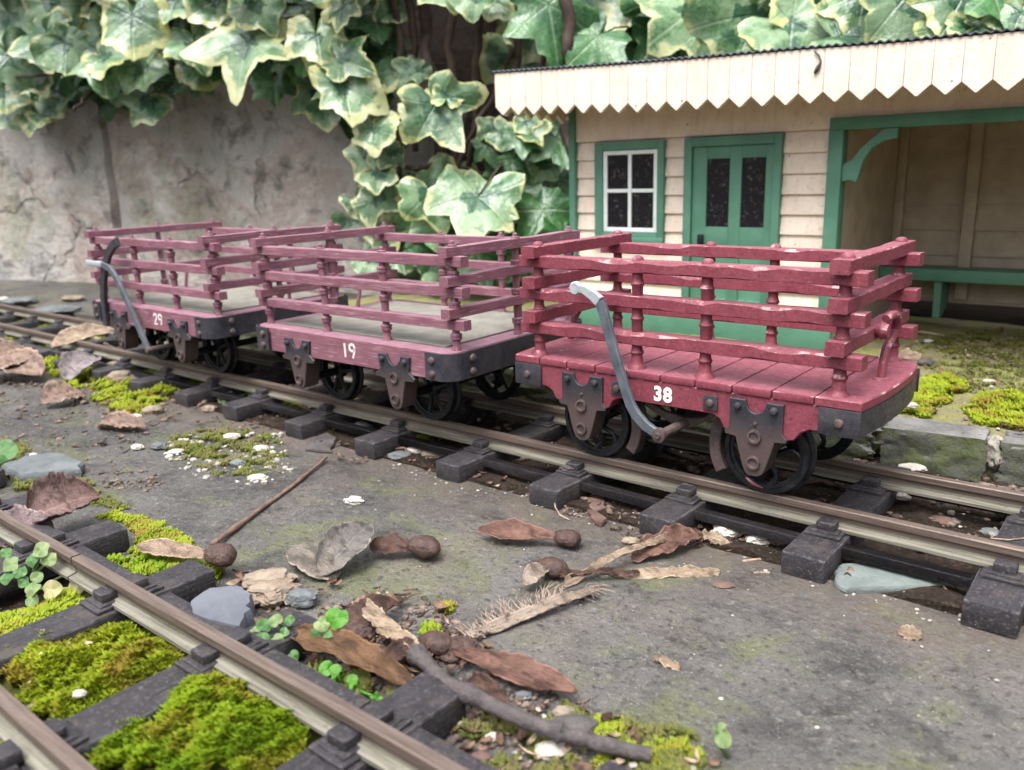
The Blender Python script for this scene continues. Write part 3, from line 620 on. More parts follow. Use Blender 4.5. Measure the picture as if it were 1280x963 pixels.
STROKE = {'1': [[(.18, 1), (.2, 0)]], '9': [[(.60, .70), (.48, .54), (.30, .50), (.12, .58), (.05, .74), (.12, .92), (.30, 1), (.50, .95), (.61, .80), (.60, .62), (.52, .34), (.38, 0)]],
          '2': [[(.05, .74), (.12, .92), (.3, 1), (.5, .95), (.58, .78), (.52, .58), (.3, .32), (.04, .05), (.64, .04)]]}
def number(root, txt, x, y, z, h, mat, bold, sx=1.0):
    if txt[0] in '12':
        m = MB(); ox = 0
        for ch in txt:
            for path in STROKE[ch]:
                L, R = [], []; n = len(path); wd = .085
                for i, (a_, b_) in enumerate(path):
                    a = path[max(i - 1, 0)]; b = path[min(i + 1, n - 1)]; dx, dz = b[0] - a[0], b[1] - a[1]; q = math.hypot(dx, dz)
                    L.append((a_ - dz / q * wd, b_ + dx / q * wd)); R.append((a_ + dz / q * wd, b_ - dx / q * wd))
                for i in range(n - 1):
                    vs = [((p[0] + ox) * h, d, p[1] * h) for p in (L[i], L[i + 1], R[i + 1], R[i]) for d in (0, .12)]
                    m.add(vs, [(0, 2, 4, 6), (1, 7, 5, 3), (0, 1, 3, 2), (4, 5, 7, 6)])
            ox += .62 if ch == '1' else .86
        return m.build('painted_number', mat, root, (x - ox * h / 2, y, z), auto=0)
    cu = bpy.data.curves.new('n', 'FONT'); cu.body = txt; cu.size = h * S * 1.37; cu.extrude = .06 * S; cu.offset = bold * S; cu.align_x = 'CENTER'
    cu.space_character = 1.12 if bold > .1 else 1.25
    t = bpy.data.objects.new('n', cu); C.objects.link(t); dg = bpy.context.evaluated_depsgraph_get(); dg.update()
    me = bpy.data.meshes.new_from_object(t.evaluated_get(dg)); bpy.data.objects.remove(t)
    me.name = 'painted_number'; o = bpy.data.objects.new('painted_number', me); C.objects.link(o); me.materials.clear(); me.materials.append(mat)
    o.parent = root; o.location = Vector((x, y, z)) * S; o.rotation_euler = (PI / 2, 0, 0); o.scale = (sx, 1, 1); return o

SIDE_Z = (35.6, 45.4, 54.6); END_Z = (39.1, 48.8, 57.4)
# ---- wagon 38
def wagon38():
    root = empty('slate_wagon', (0, 0, 0)); tag(root, 'bright red slate wagon numbered 38 with planked deck and grey brake lever', 'wagon', 'slate wagons standing on the track')
    H = 24.6
    xl = 49.3
    for s in (-1, 1):
        out = [(-xl + .3, 26.9), (-xl + .3, 20.6), (-38.5, 20.6), (-36.5, 19.6), (-35.2, 17.4), (-33, 16.9), (-18.6, 16.9), (-17.2, 17.4), (-16, 19.6), (-14, 20.6), (13.4, 20.6), (15.4, 19.6), (16.6, 17.4), (18, 16.9), (32.4, 16.9), (34.4, 17.4), (36, 19.6), (38, 20.6), (xl - .3, 20.6), (xl - .3, 26.9)]
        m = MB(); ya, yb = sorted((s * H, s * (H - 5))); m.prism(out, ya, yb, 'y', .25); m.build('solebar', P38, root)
    m = MB(); m.box(-47, 47, -19.4, 19.4, 21.5, 26.4, .2); m.build('underframe', RUST, root)
    # bowed end beams with iron strap
    for s in (-1, 1):
        def bow(y): return s * (xl + 2.0 * (1 - (y / H) ** 2) - (1.6 * max(0, (y / H)) ** 8))
        m = MB(); ysq = [H * (i / 10 - 1) * .999 for i in range(21)]
        m.prism([(bow(y), y) for y in ysq] + [(s * 44, y) for y in ysq[::-1]], 20.5, 26.7, 'z', .2); e = m.build('end_beam', IRON, root)
        # deck lip above
        for t in (-1, 1):
            c = MB(); ya, yb = sorted((t * (H + .05), t * (H + .75))); xa, xb = sorted((s * 40, s * (xl + .15))); c.box(xa, xb, ya, yb, 20.4, 26.8, .12)
            cp = c.build('corner_plate', IRON, root); bolt_mb(s * 44.8, t * (H + .7), 23.6, 1.1, .95, t).build('bolt', RUST, cp)
    # planks
    ed = [-49.6, -40.6, -31.0, -21.5, -11.6, -1.4, 8.6, 18.6, 28.6, 38.8, 50.6]
    m = MB()
    for i in range(len(ed) - 1):
        a, b = ed[i] + .16, ed[i + 1] - .16; dy = .25 * nz(i * 3.7, 1)
        if i == len(ed) - 2 or i == 0:
            s = 1 if i else -1; ysq = [-25 + 50 * q / 16 for q in range(17)]
            bowl = [(s * (49.4 + 2.1 * (1 - (y / 25) ** 2) - 2 * max(0, y / 25) ** 8), y) for y in ysq]; inner = [(a if s > 0 else b, y) for y in ysq[::-1]]
            m.prism(bowl + inner, 26.75, 29.1, 'z', .3)
        else: m.box(a, b, -25.1 + dy, 25.1 + dy * .5, 26.95, 29.0 + .15 * nz(i * 9.1, 4), .32)
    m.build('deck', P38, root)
    zl = 29.0
    for sy in (-1, 1):
        y = sy * 21.3
        for k, x in enumerate((-43, -10.4, 9.5, 43)):
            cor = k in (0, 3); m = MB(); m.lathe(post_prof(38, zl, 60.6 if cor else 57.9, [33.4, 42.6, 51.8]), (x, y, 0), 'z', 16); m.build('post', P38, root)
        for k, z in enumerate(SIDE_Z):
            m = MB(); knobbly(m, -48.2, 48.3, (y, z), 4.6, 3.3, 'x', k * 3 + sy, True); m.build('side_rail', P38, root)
    for sx in (-1, 1):
        for k, z in enumerate(END_Z):
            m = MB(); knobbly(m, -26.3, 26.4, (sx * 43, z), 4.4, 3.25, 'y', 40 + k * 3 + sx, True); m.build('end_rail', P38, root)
    # hooked rod at each end
    for s in (1, -1):
        m = MB(); pts = [(46.6, -.8, 29.0), (46.6, 0, 33), (46.5, 1.8, 36.2), (46.8, 5, 38.6), (47.3, 6.4, 40.6), (47.6, 5.4, 43), (47.6, 3, 44.6), (47.4, .4, 44.8), (47, -2.2, 44.3)]
        m.tube([(s * p[0], p[1], p[2]) for p in pts], [1.0, 1.05, 1.05, 1.1, 1.25, 1.2, 1.1, 1.1, 1.0], 10)
        m.lathe([(0, -.0), (1.6, .2), (2.2, 1.4), (1.6, 2.9), (0, 3.2)], (s * 45 if s > 0 else -48.2, -2.6, 41.4), 'x', 12)
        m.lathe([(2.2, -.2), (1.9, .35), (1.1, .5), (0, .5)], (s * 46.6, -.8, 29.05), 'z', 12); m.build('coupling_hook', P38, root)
    for s in (-1, 1):
        for x in (-25.7, 25.1): axle_guard(root, x, s * H, s, 38)
        for x in (-14.2, 13.0):
            m = MB(); ya, yb = sorted((s * (H - .05), s * (H + .6))); m.box(x - 1.9, x + 1.9, ya, yb, 21.6, 25.4, .15); wp = m.build('washer_plate', IRON, root)
            bolt_mb(x, s * (H + .55), 23.6, 1.0, .9, s).build('bolt', RUST, wp)
        for x in (-25.6, 25.2): wheel(root, x, s * 17.2, 11.0, 11.0, s, True)
    for x in (-25.6, 25.2):
        m = MB(); m.tube([(x, -23, 11.0), (x, 23, 11.0)], 1.5, 10); m.build('axle', WHEEL, root)
    # brake: lever, cross shaft, shoes, shoe hangers
    m = MB(); lp = [(-25.3, 50.4), (-22.6, 50.3), (-20, 49.0), (-17.7, 47.4), (-16.5, 44.6), (-15.6, 41.5), (-13.8, 36), (-11.8, 30), (-9.6, 24.2), (-8.2, 20.6), (-6.4, 18), (-3.6, 15.6), (.5, 13.7)]
    y = -28.2; wd = [1.0, 1.15, 1.35, 1.5, 1.4, 1.35, 1.35, 1.35, 1.35, 1.4, 1.45, 1.4, 1.2]
    def strap(m, lp, wd, y0, y1):
        L, R = [], []
        for i, (x, z) in enumerate(lp):
            a = lp[max(i - 1, 0)]; b = lp[min(i + 1, len(lp) - 1)]; dx, dz = b[0] - a[0], b[1] - a[1]; q = math.hypot(dx, dz); nx_, nz_ = -dz / q, dx / q
            L.append((x + nx_ * wd[i], z + nz_ * wd[i])); R.append((x - nx_ * wd[i], z - nz_ * wd[i]))
        m.prism(L + R[::-1], y0, y1, 'y', .2)
    strap(m, lp[3:], wd[3:], y - .7, y + .7); lv = m.build('brake_lever', LEVER, root)
    m = MB(); strap(m, lp[:4], wd[:4], y - .8, y + .8); m.lathe([(0, -.85), (1.5, -.85), (1.9, -.4), (1.9, .6), (0, .8)], (lp[0][0], y, lp[0][1]), 'y', 16); m.build('grip', PEWTER, lv)
    m = MB(); m.lathe([(0, -1.4), (.7, -1.4), (.9, -.9), (1.9, -.7), (1.9, .8), (0, .8)], (.5, y, 13.7), 'y', 16); m.build('pivot', RUST, lv)
    m = MB(); m.tube([(.6, y, 13.7), (2.2, -23, 14.6), (3.4, 24, 15.2)], 1.3, 10); m.build('brake_shaft', RUST, root)
    for s in (-1, 1):
        for sx in (-1, 1):
            cx = -25.6 if sx < 0 else 25.2; m = MB(); a0, a1 = rad(-32), rad(38)
            arc1 = [(cx - sx * (11.9 + .2) * math.cos(a), 11 + (12.1) * math.sin(a)) for a in [a0 + (a1 - a0) * q / 8 for q in range(9)]]
            arc2 = [(cx - sx * 15.2 * math.cos(a), 11 + 15.2 * math.sin(a)) for a in [a1 + (a0 - a1) * q / 8 for q in range(9)]]
            ya, yb = sorted((s * 19, s * 14.6)); m.prism(arc1 + arc2, ya, yb, 'y', .3); m.build('brake_shoe', RUST, root)
        m = MB(); ya, yb = sorted((s * 17.6, s * 16.2))
        m.prism([(-10, 19.5), (-4, 16.9), (2.5, 15.9), (8, 17), (10.5, 19.8), (10.5, 17.6), (6, 14.6), (3, 13), (0, 13), (-4, 14.6), (-10, 17.4)], ya, yb, 'y', .2); m.build('brake_beam', RUST, root)
    m = MB(); m.tube([(20.5, -18.9, 3.4), (22.5, -18.95, 2.1), (25.2, -18.95, 1.5)], [.3, .5, .25], 6); m.build('paint_dab', P38, root)
    number(root, '38', -.6, -H - .12, 21.9, 3.9, NUM, .2, .95)
    return root
wagon38()
# ---- wagons 19 and 29
def wagon19(num, x0, lever, label):
    root = empty('slate_wagon', (x0, 0, 0)); tag(root, label, 'wagon', 'slate wagons standing on the track')
    W = 35.2; XL = 49.4
    def outline(hw, xl, r, seg=6):
        pts = []
        for cx, cy, a0 in ((xl - r, hw - r, 0), (-xl + r, hw - r, 90), (-xl + r, -hw + r, 180), (xl - r, -hw + r, 270)):
            for k in range(seg + 1): a = rad(a0 + 90 * k / seg); pts.append((cx + r * math.cos(a), cy + r * math.sin(a)))
        return pts
    m = MB(); m.prism(outline(W, XL, 4.5), 20.1, 28.9, 'z', .25); m.build('frame', P19, root)
    m = MB(); m.prism(outline(W - 6.4, XL - 7.5, .6, 2), 28.85, 29.5, 'z', .15); m.build('deck_board', DECK, root)
    # iron straps round both ends
    for s in (-1, 1):
        arc = [p for p in outline(W + .55, XL + .55, 5.0, 8) if s * p[0] > XL - 13]
        full = outline(W + .6, XL + .6, 5.0, 8)
        path = [(s * (XL - 9.5), -W - .6)]
        path += [(s * (XL + .6 - 5.0 + 5.0 * math.sin(rad(a))), -(W + .6 - 5.0 + 5.0 * math.cos(rad(a)))) for a in range(0, 91, 10)]
        path += [(s * (XL + .6 - 5.0 + 5.0 * math.cos(rad(a))), (W + .6 - 5.0 + 5.0 * math.sin(rad(a)))) for a in range(0, 91, 10)]
        path += [(s * (XL - 9.5), W + .6)]
        m = MB(); n = len(path); vs = []
        for i, (x, y) in enumerate(path):
            a = path[max(i - 1, 0)]; b = path[min(i + 1, n - 1)]; dx, dy = b[0] - a[0], b[1] - a[1]; q = math.hypot(dx, dy); nx_, ny_ = -dy / q * s, dx / q * s
            for d, z in ((0, 20.3), (0, 28.7), (.75, 28.7), (.75, 20.3)): vs.append((x + nx_ * (d - .75), y + ny_ * (d - .75), z))
        fs = [(i * 4 + k, i * 4 + (k + 1) % 4, (i + 1) * 4 + (k + 1) % 4, (i + 1) * 4 + k) for i in range(n - 1) for k in range(4)] + [(0, 1, 2, 3), ((n - 1) * 4 + 3, (n - 1) * 4 + 2, (n - 1) * 4 + 1, (n - 1) * 4)]
        m.add(vs, fs, True); st = m.build('end_strap', IRON, root)
        for z in (22.2, 26.4):
            for t in (-1, 1):
                bolt_mb(s * (XL - 6.6), t * (W + .6), z, 1.25, 1.7, t).build('bolt', RUST, st)
                bolt_mb(s * (XL + .6), t * (W - 8.4), z, 1.35, 1.7, s, 'x').build('bolt', RUST, st)
    for s in (-1, 1):
        for x in (-24, 25.4): axle_guard(root, x, s * W, s, 19)
        for x in (-24.9, 23.5): wheel(root, x, s * 17.4, 10.7, 10.7, s, False)
    for x in (-24.9, 23.5):
        m = MB(); m.tube([(x, -33, 11), (x, 33, 11)], 1.5, 10); m.build('axle', WHEEL, root)
        m = MB(); m.box(x - 6, x + 6, -31, 31, 18.6, 20.2, .2); m.build('axle_bearer', RUST, root)
    zl = 29.2
    px = (-46.6, -14, 16.4, 47.2)
    for sy in (-1, 1):
        y = sy * 29.8
        for k, x in enumerate(px):
            cor = k in (0, 3); m = MB(); m.lathe(post_prof(19, zl if sy < 0 or True else zl, 60.2 if cor else 57.4, [33.2, 42.9, 52.0]), (x, y, 0), 'z', 14); m.build('post', P19z, root)
        for k, z in enumerate(SIDE_Z):
            m = MB(); knobbly(m, -50.6, 52.0, (y, z - .2), 3.5, 3.1, 'x', num + k * 3 + sy, False); m.build('side_rail', P19, root)
    for sx, x in ((-1, px[0]), (1, px[3])):
        for k, z in enumerate(END_Z):
            m = MB(); knobbly(m, -34.2, 34.4, (x, z - .1), 3.5, 3.0, 'y', num + 40 + k * 3 + sx, False); m.build('end_rail', P19y, root)
        m = MB(); m.lathe(post_prof(19, zl, 60.2, [33.5, 43.2, 52.4]), (x, 0, 0), 'z', 14); m.build('post', P19z, root)
        m = MB(); m.tube([(x - sx * 5, 8, 29), (x - sx * 6, 9, 37), (x, 10, 41)], .8, 8); m.build('coupling_hook', P19z, root)
    number(root, str(num), 3.8 if num == 19 else 9.5, -W - .12, 22.5, 4.7 if num == 19 else 4.5, NUM2, .02, .9)
    if lever:
        y = -W - 3.0
        m = MB(); lp = [(-27, 46.6), (-20.5, 45.2), (-16.5, 42), (-10, 33), (-3, 22), (4, 11)]
        pts = lp; L, R = [], []; wd = [1.2, 1.5, 1.6, 1.6, 1.6, 1.4]
        for i, (x, z) in enumerate(lp):
            a = lp[max(i - 1, 0)]; b = lp[min(i + 1, len(lp) - 1)]; dx, dz = b[0] - a[0], b[1] - a[1]; q = math.hypot(dx, dz); L.append((x - dz / q * wd[i], z + dx / q * wd[i])); R.append((x + dz / q * wd[i], z - dx / q * wd[i]))
        m.prism(L + R[::-1], y - .8, y + .6, 'y', .2); lv = m.build('brake_lever', LEVER, root)
        m = MB(); m.box(-41.5, -26.5, y - .9, y + .4, 45.4, 48.0, .6); m.build('grip', PEWTER, lv)
        m = MB(); m.lathe([(0, -1.5), (1.2, -1.4), (1.4, -.4), (1.4, 1), (0, 1)], (4, y, 11.6), 'y', 12); m.build('pivot', RUST, lv)
        m = MB(); m.tube([(4, y, 11.6), (5, 30, 12.6)], 1.2, 8); m.build('brake_shaft', RUST, root)
        # curved lever guide
        m = MB(); ys = -W - 2.2; lp = [(-13.2, 56.8), (-18, 55.0), (-23.5, 51), (-28.5, 45), (-32, 38), (-34, 31), (-35, 24), (-35.2, 18.2)]
        L, R = [], []
        for i, (x, z) in enumerate(lp):
            a = lp[max(i - 1, 0)]; b = lp[min(i + 1, len(lp) - 1)]; dx, dz = b[0] - a[0], b[1] - a[1]; q = math.hypot(dx, dz); L.append((x - dz / q * 1.9, z + dx / q * 1.9)); R.append((x + dz / q * 1.9, z - dx / q * 1.9))
        m.prism(L + R[::-1], ys, ys + 1.8, 'y', .2); m.build('lever_guide', IRON, root)
    return root
wagon19(19, -115.6, False, 'dull maroon slate wagon numbered 19 with grey deck board, middle of the three')
wagon19(29, -244.0, True, 'dull maroon slate wagon numbered 29 with curved dark lever guide, farthest left')

# ------------------------------------------------------------------ station hut
CREAMB = simple('shaded_inner_boards', (.33, .265, .21), (.46, .375, .30), .1, .7, .2, 1.2, .2)  # tan-stained cream, darkened to carry the hut's inner shade in its colour
def hut():
    root = empty('station_hut', (-16, 198, 2)); tag(root, 'cream and green wooden model station shelter with scalloped canopy behind the wagons', 'building')
    root.location = (0, 0, 0)
    F = 152.0; Z0 = 1.5; X0 = -150.5; X1 = 126.0; YB = 246; XP = -21.3
    pt = [(-177.8, 127.8), (-139, 126.3), (-96, 124.7), (-59, 123.6), (-26, 122.9), (9, 121.6), (49, 120.9), (150, 120.0)]
    tp = [(-177.8, 108.0), (-150, 106.9), (-136, 106.3), (-116, 105.4), (-96, 104.4), (-60, 103.6), (-30, 103.0), (46, 102.5), (150, 102)]
    def lerp(T, x):
        for (a, b), (c, d) in zip(T, T[1:]):
            if x <= c: return b + (d - b) * (x - a) / (c - a)
        return T[-1][1]
    roofz = lambda x, y: lerp(pt, x) - (y - 125) * .055 - .6
    # walls: solid backing boards
    def wall(x0, x1, y0, y1, z0, z1, mt=None): m = MB(); m.box(x0, x1, y0, y1, z0, z1); m.build('wall', mt or CREAM, root)
    # front backing (leaves the door and window as recesses in front of it)
    wall(X0 + .6, XP + .5, F + 1.6, F + 4.5, Z0, 112)
    wall(X0 + .5, X0 + 3.4, F + 4.6, YB, Z0, 111)            # left end wall
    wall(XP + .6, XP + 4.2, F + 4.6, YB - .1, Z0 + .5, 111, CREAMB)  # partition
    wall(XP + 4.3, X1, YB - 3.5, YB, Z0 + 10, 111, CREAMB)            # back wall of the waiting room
    wall(X1 - 3, X1, F + 1, YB - 3.6, Z0, 111)
    # weatherboards
    def boards(name, x0, x1, z_lo, z_hi, y, out=-1.5, pitch=8.62, base=93.6, th=.25, side=None):
        m = MB(); k = 0; z = base
        while z > z_lo + .3:
            zt = min(z, z_hi); zb = max(z - pitch, z_lo)
            if zt - zb > .4:
                t = (z - zb) / pitch; n = max(1, int((x1 - x0) / 20))
                pts = [(y, zt), (y + out * .12, zt), (y + out * t, zb + .35), (y + out * t, zb), (y, zb)]
                jj = .15 * nz(k * 3.3, x0)
                m.prism([(a + jj, b) for a, b in pts], x0, x1, 'x')
            z -= pitch; k += 1
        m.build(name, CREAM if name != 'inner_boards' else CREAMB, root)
    boards('weatherboards', X0 + 2, -136.8, 13, 93.6, F + 1.5)
    boards('weatherboards', -97.9, -87.4, 15, 93.6, F + 1.5)
    boards('weatherboards', -136.8, -97.9, 13, 45.2, F + 1.5)
    boards('weatherboards', -40.9, XP, 16, 93.6, F + 1.5)
    # inside boards on the back wall (shallow)
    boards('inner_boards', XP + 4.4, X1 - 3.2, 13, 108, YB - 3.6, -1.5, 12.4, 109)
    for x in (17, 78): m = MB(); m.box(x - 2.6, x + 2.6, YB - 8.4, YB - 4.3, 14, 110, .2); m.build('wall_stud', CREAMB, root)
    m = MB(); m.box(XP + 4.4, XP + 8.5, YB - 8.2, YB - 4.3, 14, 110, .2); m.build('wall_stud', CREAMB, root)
    # frieze above door and window
    m = MB(); m.box(X0 + 2, X1, F - .6, F + 1.5, 93.9, 115, .2); m.build('frieze', CREAM, root)
    # plinth
    m = MB(); m.box(X0 + .2, XP + 5.6, F - 1.6, F + 1.5, Z0 - 1, 16.6, .3); m.build('plinth', GREEN, root)
    # corner board, post, beam
    m = MB(); m.box(X0 - 1.7, X0 + 1.9, F - 2.2, F + 3.2, Z0, 113, .3); m.build('corner_post', GREEN, root)
    m = MB(); m.box(XP, XP + 5.9, F - 2.4, F + 4.4, 17, 93.4, .3); m.build('post', GREEN, root)
    m = MB(); m.box(XP, X1, F - 2.0, F + 3.6, 93.3, 98.2, .3); m.build('beam', GREEN, root)
    m = MB()
    br = [(-15.4, 70.5), (-11.0, 70.5), (-9.2, 73.5), (-8.6, 77.5), (-6.0, 82.4), (-1.8, 86.4), (2.6, 88.2), (5.0, 88.6), (5.0, 93.2), (-2.0, 93.2), (-3.6, 91.6), (-8.4, 87), (-12.2, 81.4), (-15.4, 77.5)]
    br = [(-15.4, 72.6), (-12.6, 73.3), (-9.6, 72.4), (-8.4, 75.6), (-7.4, 80.8), (-4.4, 85.6), (.2, 88.4), (5.2, 89.2), (5.2, 93.2), (.4, 93.2), (-3.2, 90.6), (-8.2, 86.0), (-12, 81.2), (-15.4, 79.6)]
    m.prism(br, F - 1, F + 1.6, 'y', .25); m.build('bracket', GREEN, root)
    # window
    m = MB()
    for a in ((-136.8, -132.2, 45.2, 92.9), (-101.4, -97.9, 45.2, 92.9), (-132.2, -101.4, 89.2, 92.9), (-132.2, -101.4, 45.2, 49.6)): m.box(a[0], a[1], F - 1.9, F + 1.5, a[2] + .01, a[3], .25)
    m.box(-137.6, -97.2, F - 3.2, F - 1.7, 44.6, 47.4, .2)
    wf = m.build('window', GREEN, root)
    m = MB(); m.box(-132.2, -101.4, F - .4, F + 1, 49.6, 89.2); m.build('pane', GLASS, wf)
    m = MB()
    for a in ((-132, -129.8, 49.9, 88.9), (-103.6, -101.6, 49.9, 88.9), (-129.8, -103.6, 87, 88.9), (-129.8, -103.6, 49.9, 52)): m.box(a[0], a[1], F - 1.1, F - .3, a[2], a[3], .12)
    m.box(-117.7, -115.9, F - 1.2, F - .35, 52, 87, .12); m.box(-129.8, -117.7, F - 1.15, F - .3, 69, 70.7, .12); m.box(-115.9, -103.6, F - 1.15, F - .3, 69, 70.7, .12)
    m.build('sash', WHITE, wf)
    # door
    m = MB()
    for a in ((-87.3, -83.4, 15, 93.2), (-44.4, -41.0, 15, 93.2), (-83.4, -44.4, 89.2, 93.2)): m.box(a[0], a[1], F - 2.1, F + 1.5, a[2], a[3], .25)
    df = m.build('door', GREEN, root)
    m = MB(); y0, y1 = F - .7, F + 1.4
    zz = (15, 53.0, 83.6, 89.2)
    for a in ((-83.2, -76.2), (-65, -59.4), (-48.2, -44.6)): m.box(a[0], a[1], y0, y1, 15, 89.2, .2)
    for a in ((-76.2, -65), (-59.4, -48.2)):
        m.box(a[0], a[1], y0, y1, 83.6, 89.1, .2); m.box(a[0], a[1], y0, y1, 44, 53.2, .2); m.box(a[0], a[1], y0, y1, 15, 20, .2); m.box(a[0], a[1], y0 + .8, y1, 20, 44)
    m.build('leaf', GREEN, df)
    for a in ((-76.2, -65), (-59.4, -48.2)): m = MB(); m.box(a[0], a[1], y0 + .9, y1, 53.2, 83.6); m.build('pane', GLASS, df)
    m = MB(); m.box(-79.2, -76.6, F - 3.2, F - .8, 43.5, 49.8, .5); m.build('handle', BLACK, df)
    # bench
    m = MB(); m.box(XP + 4.8, X1 - 3.2, 222, YB - 4.4, 26.6, 29.6, .3); m.box(XP + 4.8, X1 - 3.2, 221, 222.6, 24.4, 29.9, .2); b = m.build('bench', GREEN, root)
    for x in (9.5, 75):
        m = MB(); m.prism([(223, 26.6), (YB - 4.4, 26.6), (YB - 4.4, 12), (231, 6.5), (225, 6.5)], x - 1.6, x + 1.6, 'x', .2); m.build('leg', GREEN, b)
    # roof: corrugated sheet
    m = MB(); nx = 560; vs = []; xa, xb = -179, 150; ysr = [123.6, 140, 180, 220, 262]
    for j, y in enumerate(ysr):
        for i in range(nx + 1): x = xa + (xb - xa) * i / nx; vs.append((x, y, roofz(x, y) + 1.5 + .42 * math.sin(x * 2 * PI / 3.1)))
    o = len(vs)
    for j, y in enumerate(ysr):
        for i in range(nx + 1): x = xa + (xb - xa) * i / nx; vs.append((x, y, roofz(x, y) + .75 + .42 * math.sin(x * 2 * PI / 3.1)))
    fs = []
    for j in range(len(ysr) - 1):
        for i in range(nx): q = j * (nx + 1) + i; fs.append((q, q + 1, q + nx + 2, q + nx + 1)); fs.append((o + q, o + q + nx + 1, o + q + nx + 2, o + q + 1))
    for i in range(nx): fs.append((i, o + i, o + i + 1, i + 1))
    m.add(vs, fs, True); m.build('roof', ROOFM, root, rec=False, auto=0)
    m = MB()  # soffit boards following the roof
    n = 40
    for i in range(n):
        a, b = -177 + 325 * i / n, -177 + 325 * (i + 1) / n
        vs = [(x, y, roofz(x, y) - dz) for x in (a, b) for y in (126.8, 259) for dz in (.3, 2.3)]
        m.add(vs, [(0, 1, 3, 2), (4, 6, 7, 5), (0, 2, 6, 4), (1, 5, 7, 3), (0, 4, 5, 1), (2, 3, 7, 6)])
    m.build('soffit', CREAM, root)
    # scalloped fascia: pointed boards
    m = MB(); x = -178.2; w_ = 9.55; k = 0
    while x < 148:
        a, b = x + .035, x + w_ - .035; c = (a + b) / 2; zt = lambda q: lerp(pt, q) - .1; vb = lambda q: lerp(tp, q) + 3.9
        m.prism([(a, zt(a)), (b, zt(b)), (b, vb(b)), (c + .35, lerp(tp, c)), (c - .35, lerp(tp, c)), (a, vb(a))], 124.2 + .12 * nz(k * 2.2, 1), 126.4, 'y', .16); x += w_; k += 1
    m.build('fascia', CREAM, root)
    m = MB(); yq = 127.0; k = 0
    while yq < 258:  # left barge boards
        a, b, c = yq + .08, yq + 9.4, yq + 4.75; zt = roofz(-178, yq); m.prism([(a, zt), (b, roofz(-178, b)), (b, zt - 15.6), (c, zt - 19.4), (a, zt - 15.6)], -178.2, -176.2, 'x', .15); yq += 9.55
    m.build('barge_boards', CREAM, root)
    return root
hut()

# ------------------------------------------------------------------ ivy
CR, CU, CB = RM @ Vector((1, 0, 0)), RM @ Vector((0, 1, 0)), RM @ Vector((0, 0, 1))
LOBES = [(0, 1.0), (18, .66), (33, .50), (46, .66), (60, .84), (72, .70), (88, .46), (104, .52), (122, .60), (140, .52), (160, .40), (174, .30), (180, .12)]
def leaf_r(a, deep):
    a = abs(a)
    for (p, q), (r_, t) in zip(LOBES, LOBES[1:]):
        if a <= r_:
            k = (a - p) / (r_ - p); k = k * k * (3 - 2 * k); v = q + (t - q) * k; break
    base = .72 if a < 150 else .72 - .6 * (a - 150) / 30
    return v * deep + base * (1 - deep)
def ivy_leaf(mb, c, size, tip, nrm, deep=.9, cup=.25, r=random):
    """c: junction of stalk and blade, tip: direction of the middle lobe, nrm: facing, size: blade length"""
    y = (tip - nrm * tip.dot(nrm)).normalized(); x = y.cross(nrm).normalized(); z = nrm
    seg, rings = 46, 6; vs, pl_, rm_ = [c.copy()], [(0, 0)], [(0, 0)]; rv = r.random(); ph = r.uniform(0, 6); cx = r.uniform(-.2, .2); fold = r.uniform(.05, .5)
    asym = r.uniform(-.18, .18); skew = r.uniform(-14, 14); lj = [r.uniform(-.22, .14) for _ in range(8)]
    def lobj(a):
        q = (a + 180) / 51.5; i = int(q); f = q - i; f = f * f * (3 - 2 * f); return lj[i % 7] * (1 - f) + lj[(i + 1) % 7] * f
    for i in range(1, rings + 1):
        t = (i / rings)
        for k in range(seg):
            a = -180 + 360 * k / seg; la = min(6, int((a + 180 + 30) / 60) ) ; rr = leaf_r(a + skew * math.sin(rad(a)), deep) * t * (1 + asym * math.sin(rad(a)) + lobj(a)) * (1 + .025 * t * math.sin(ph + a * .31)); px, py = rr * math.sin(rad(a)), rr * math.cos(rad(a))
            h = -cup * (px * px * .8 + py * abs(py) * .6) + fold * abs(px) * .7 + .11 * t * t * math.sin(3 * rad(a) + ph) + .05 * t ** 3 * math.sin(9 * rad(a) + ph) + cx * px * py
            vs.append(c + (x * px + y * py + z * h) * size); pl_.append((px, py)); rm_.append((t, rv))
    fs = [(0, 1 + k, 1 + (k + 1) % seg) for k in range(seg)]
    for i in range(rings - 1):
        for k in range(seg): a = 1 + i * seg + k; b = 1 + i * seg + (k + 1) % seg; fs.append((a, a + seg, b + seg, b))
    mb.add(vs, fs, True); mb.uv.setdefault('plane', []).extend(pl_); mb.uv.setdefault('rim', []).extend(rm_)
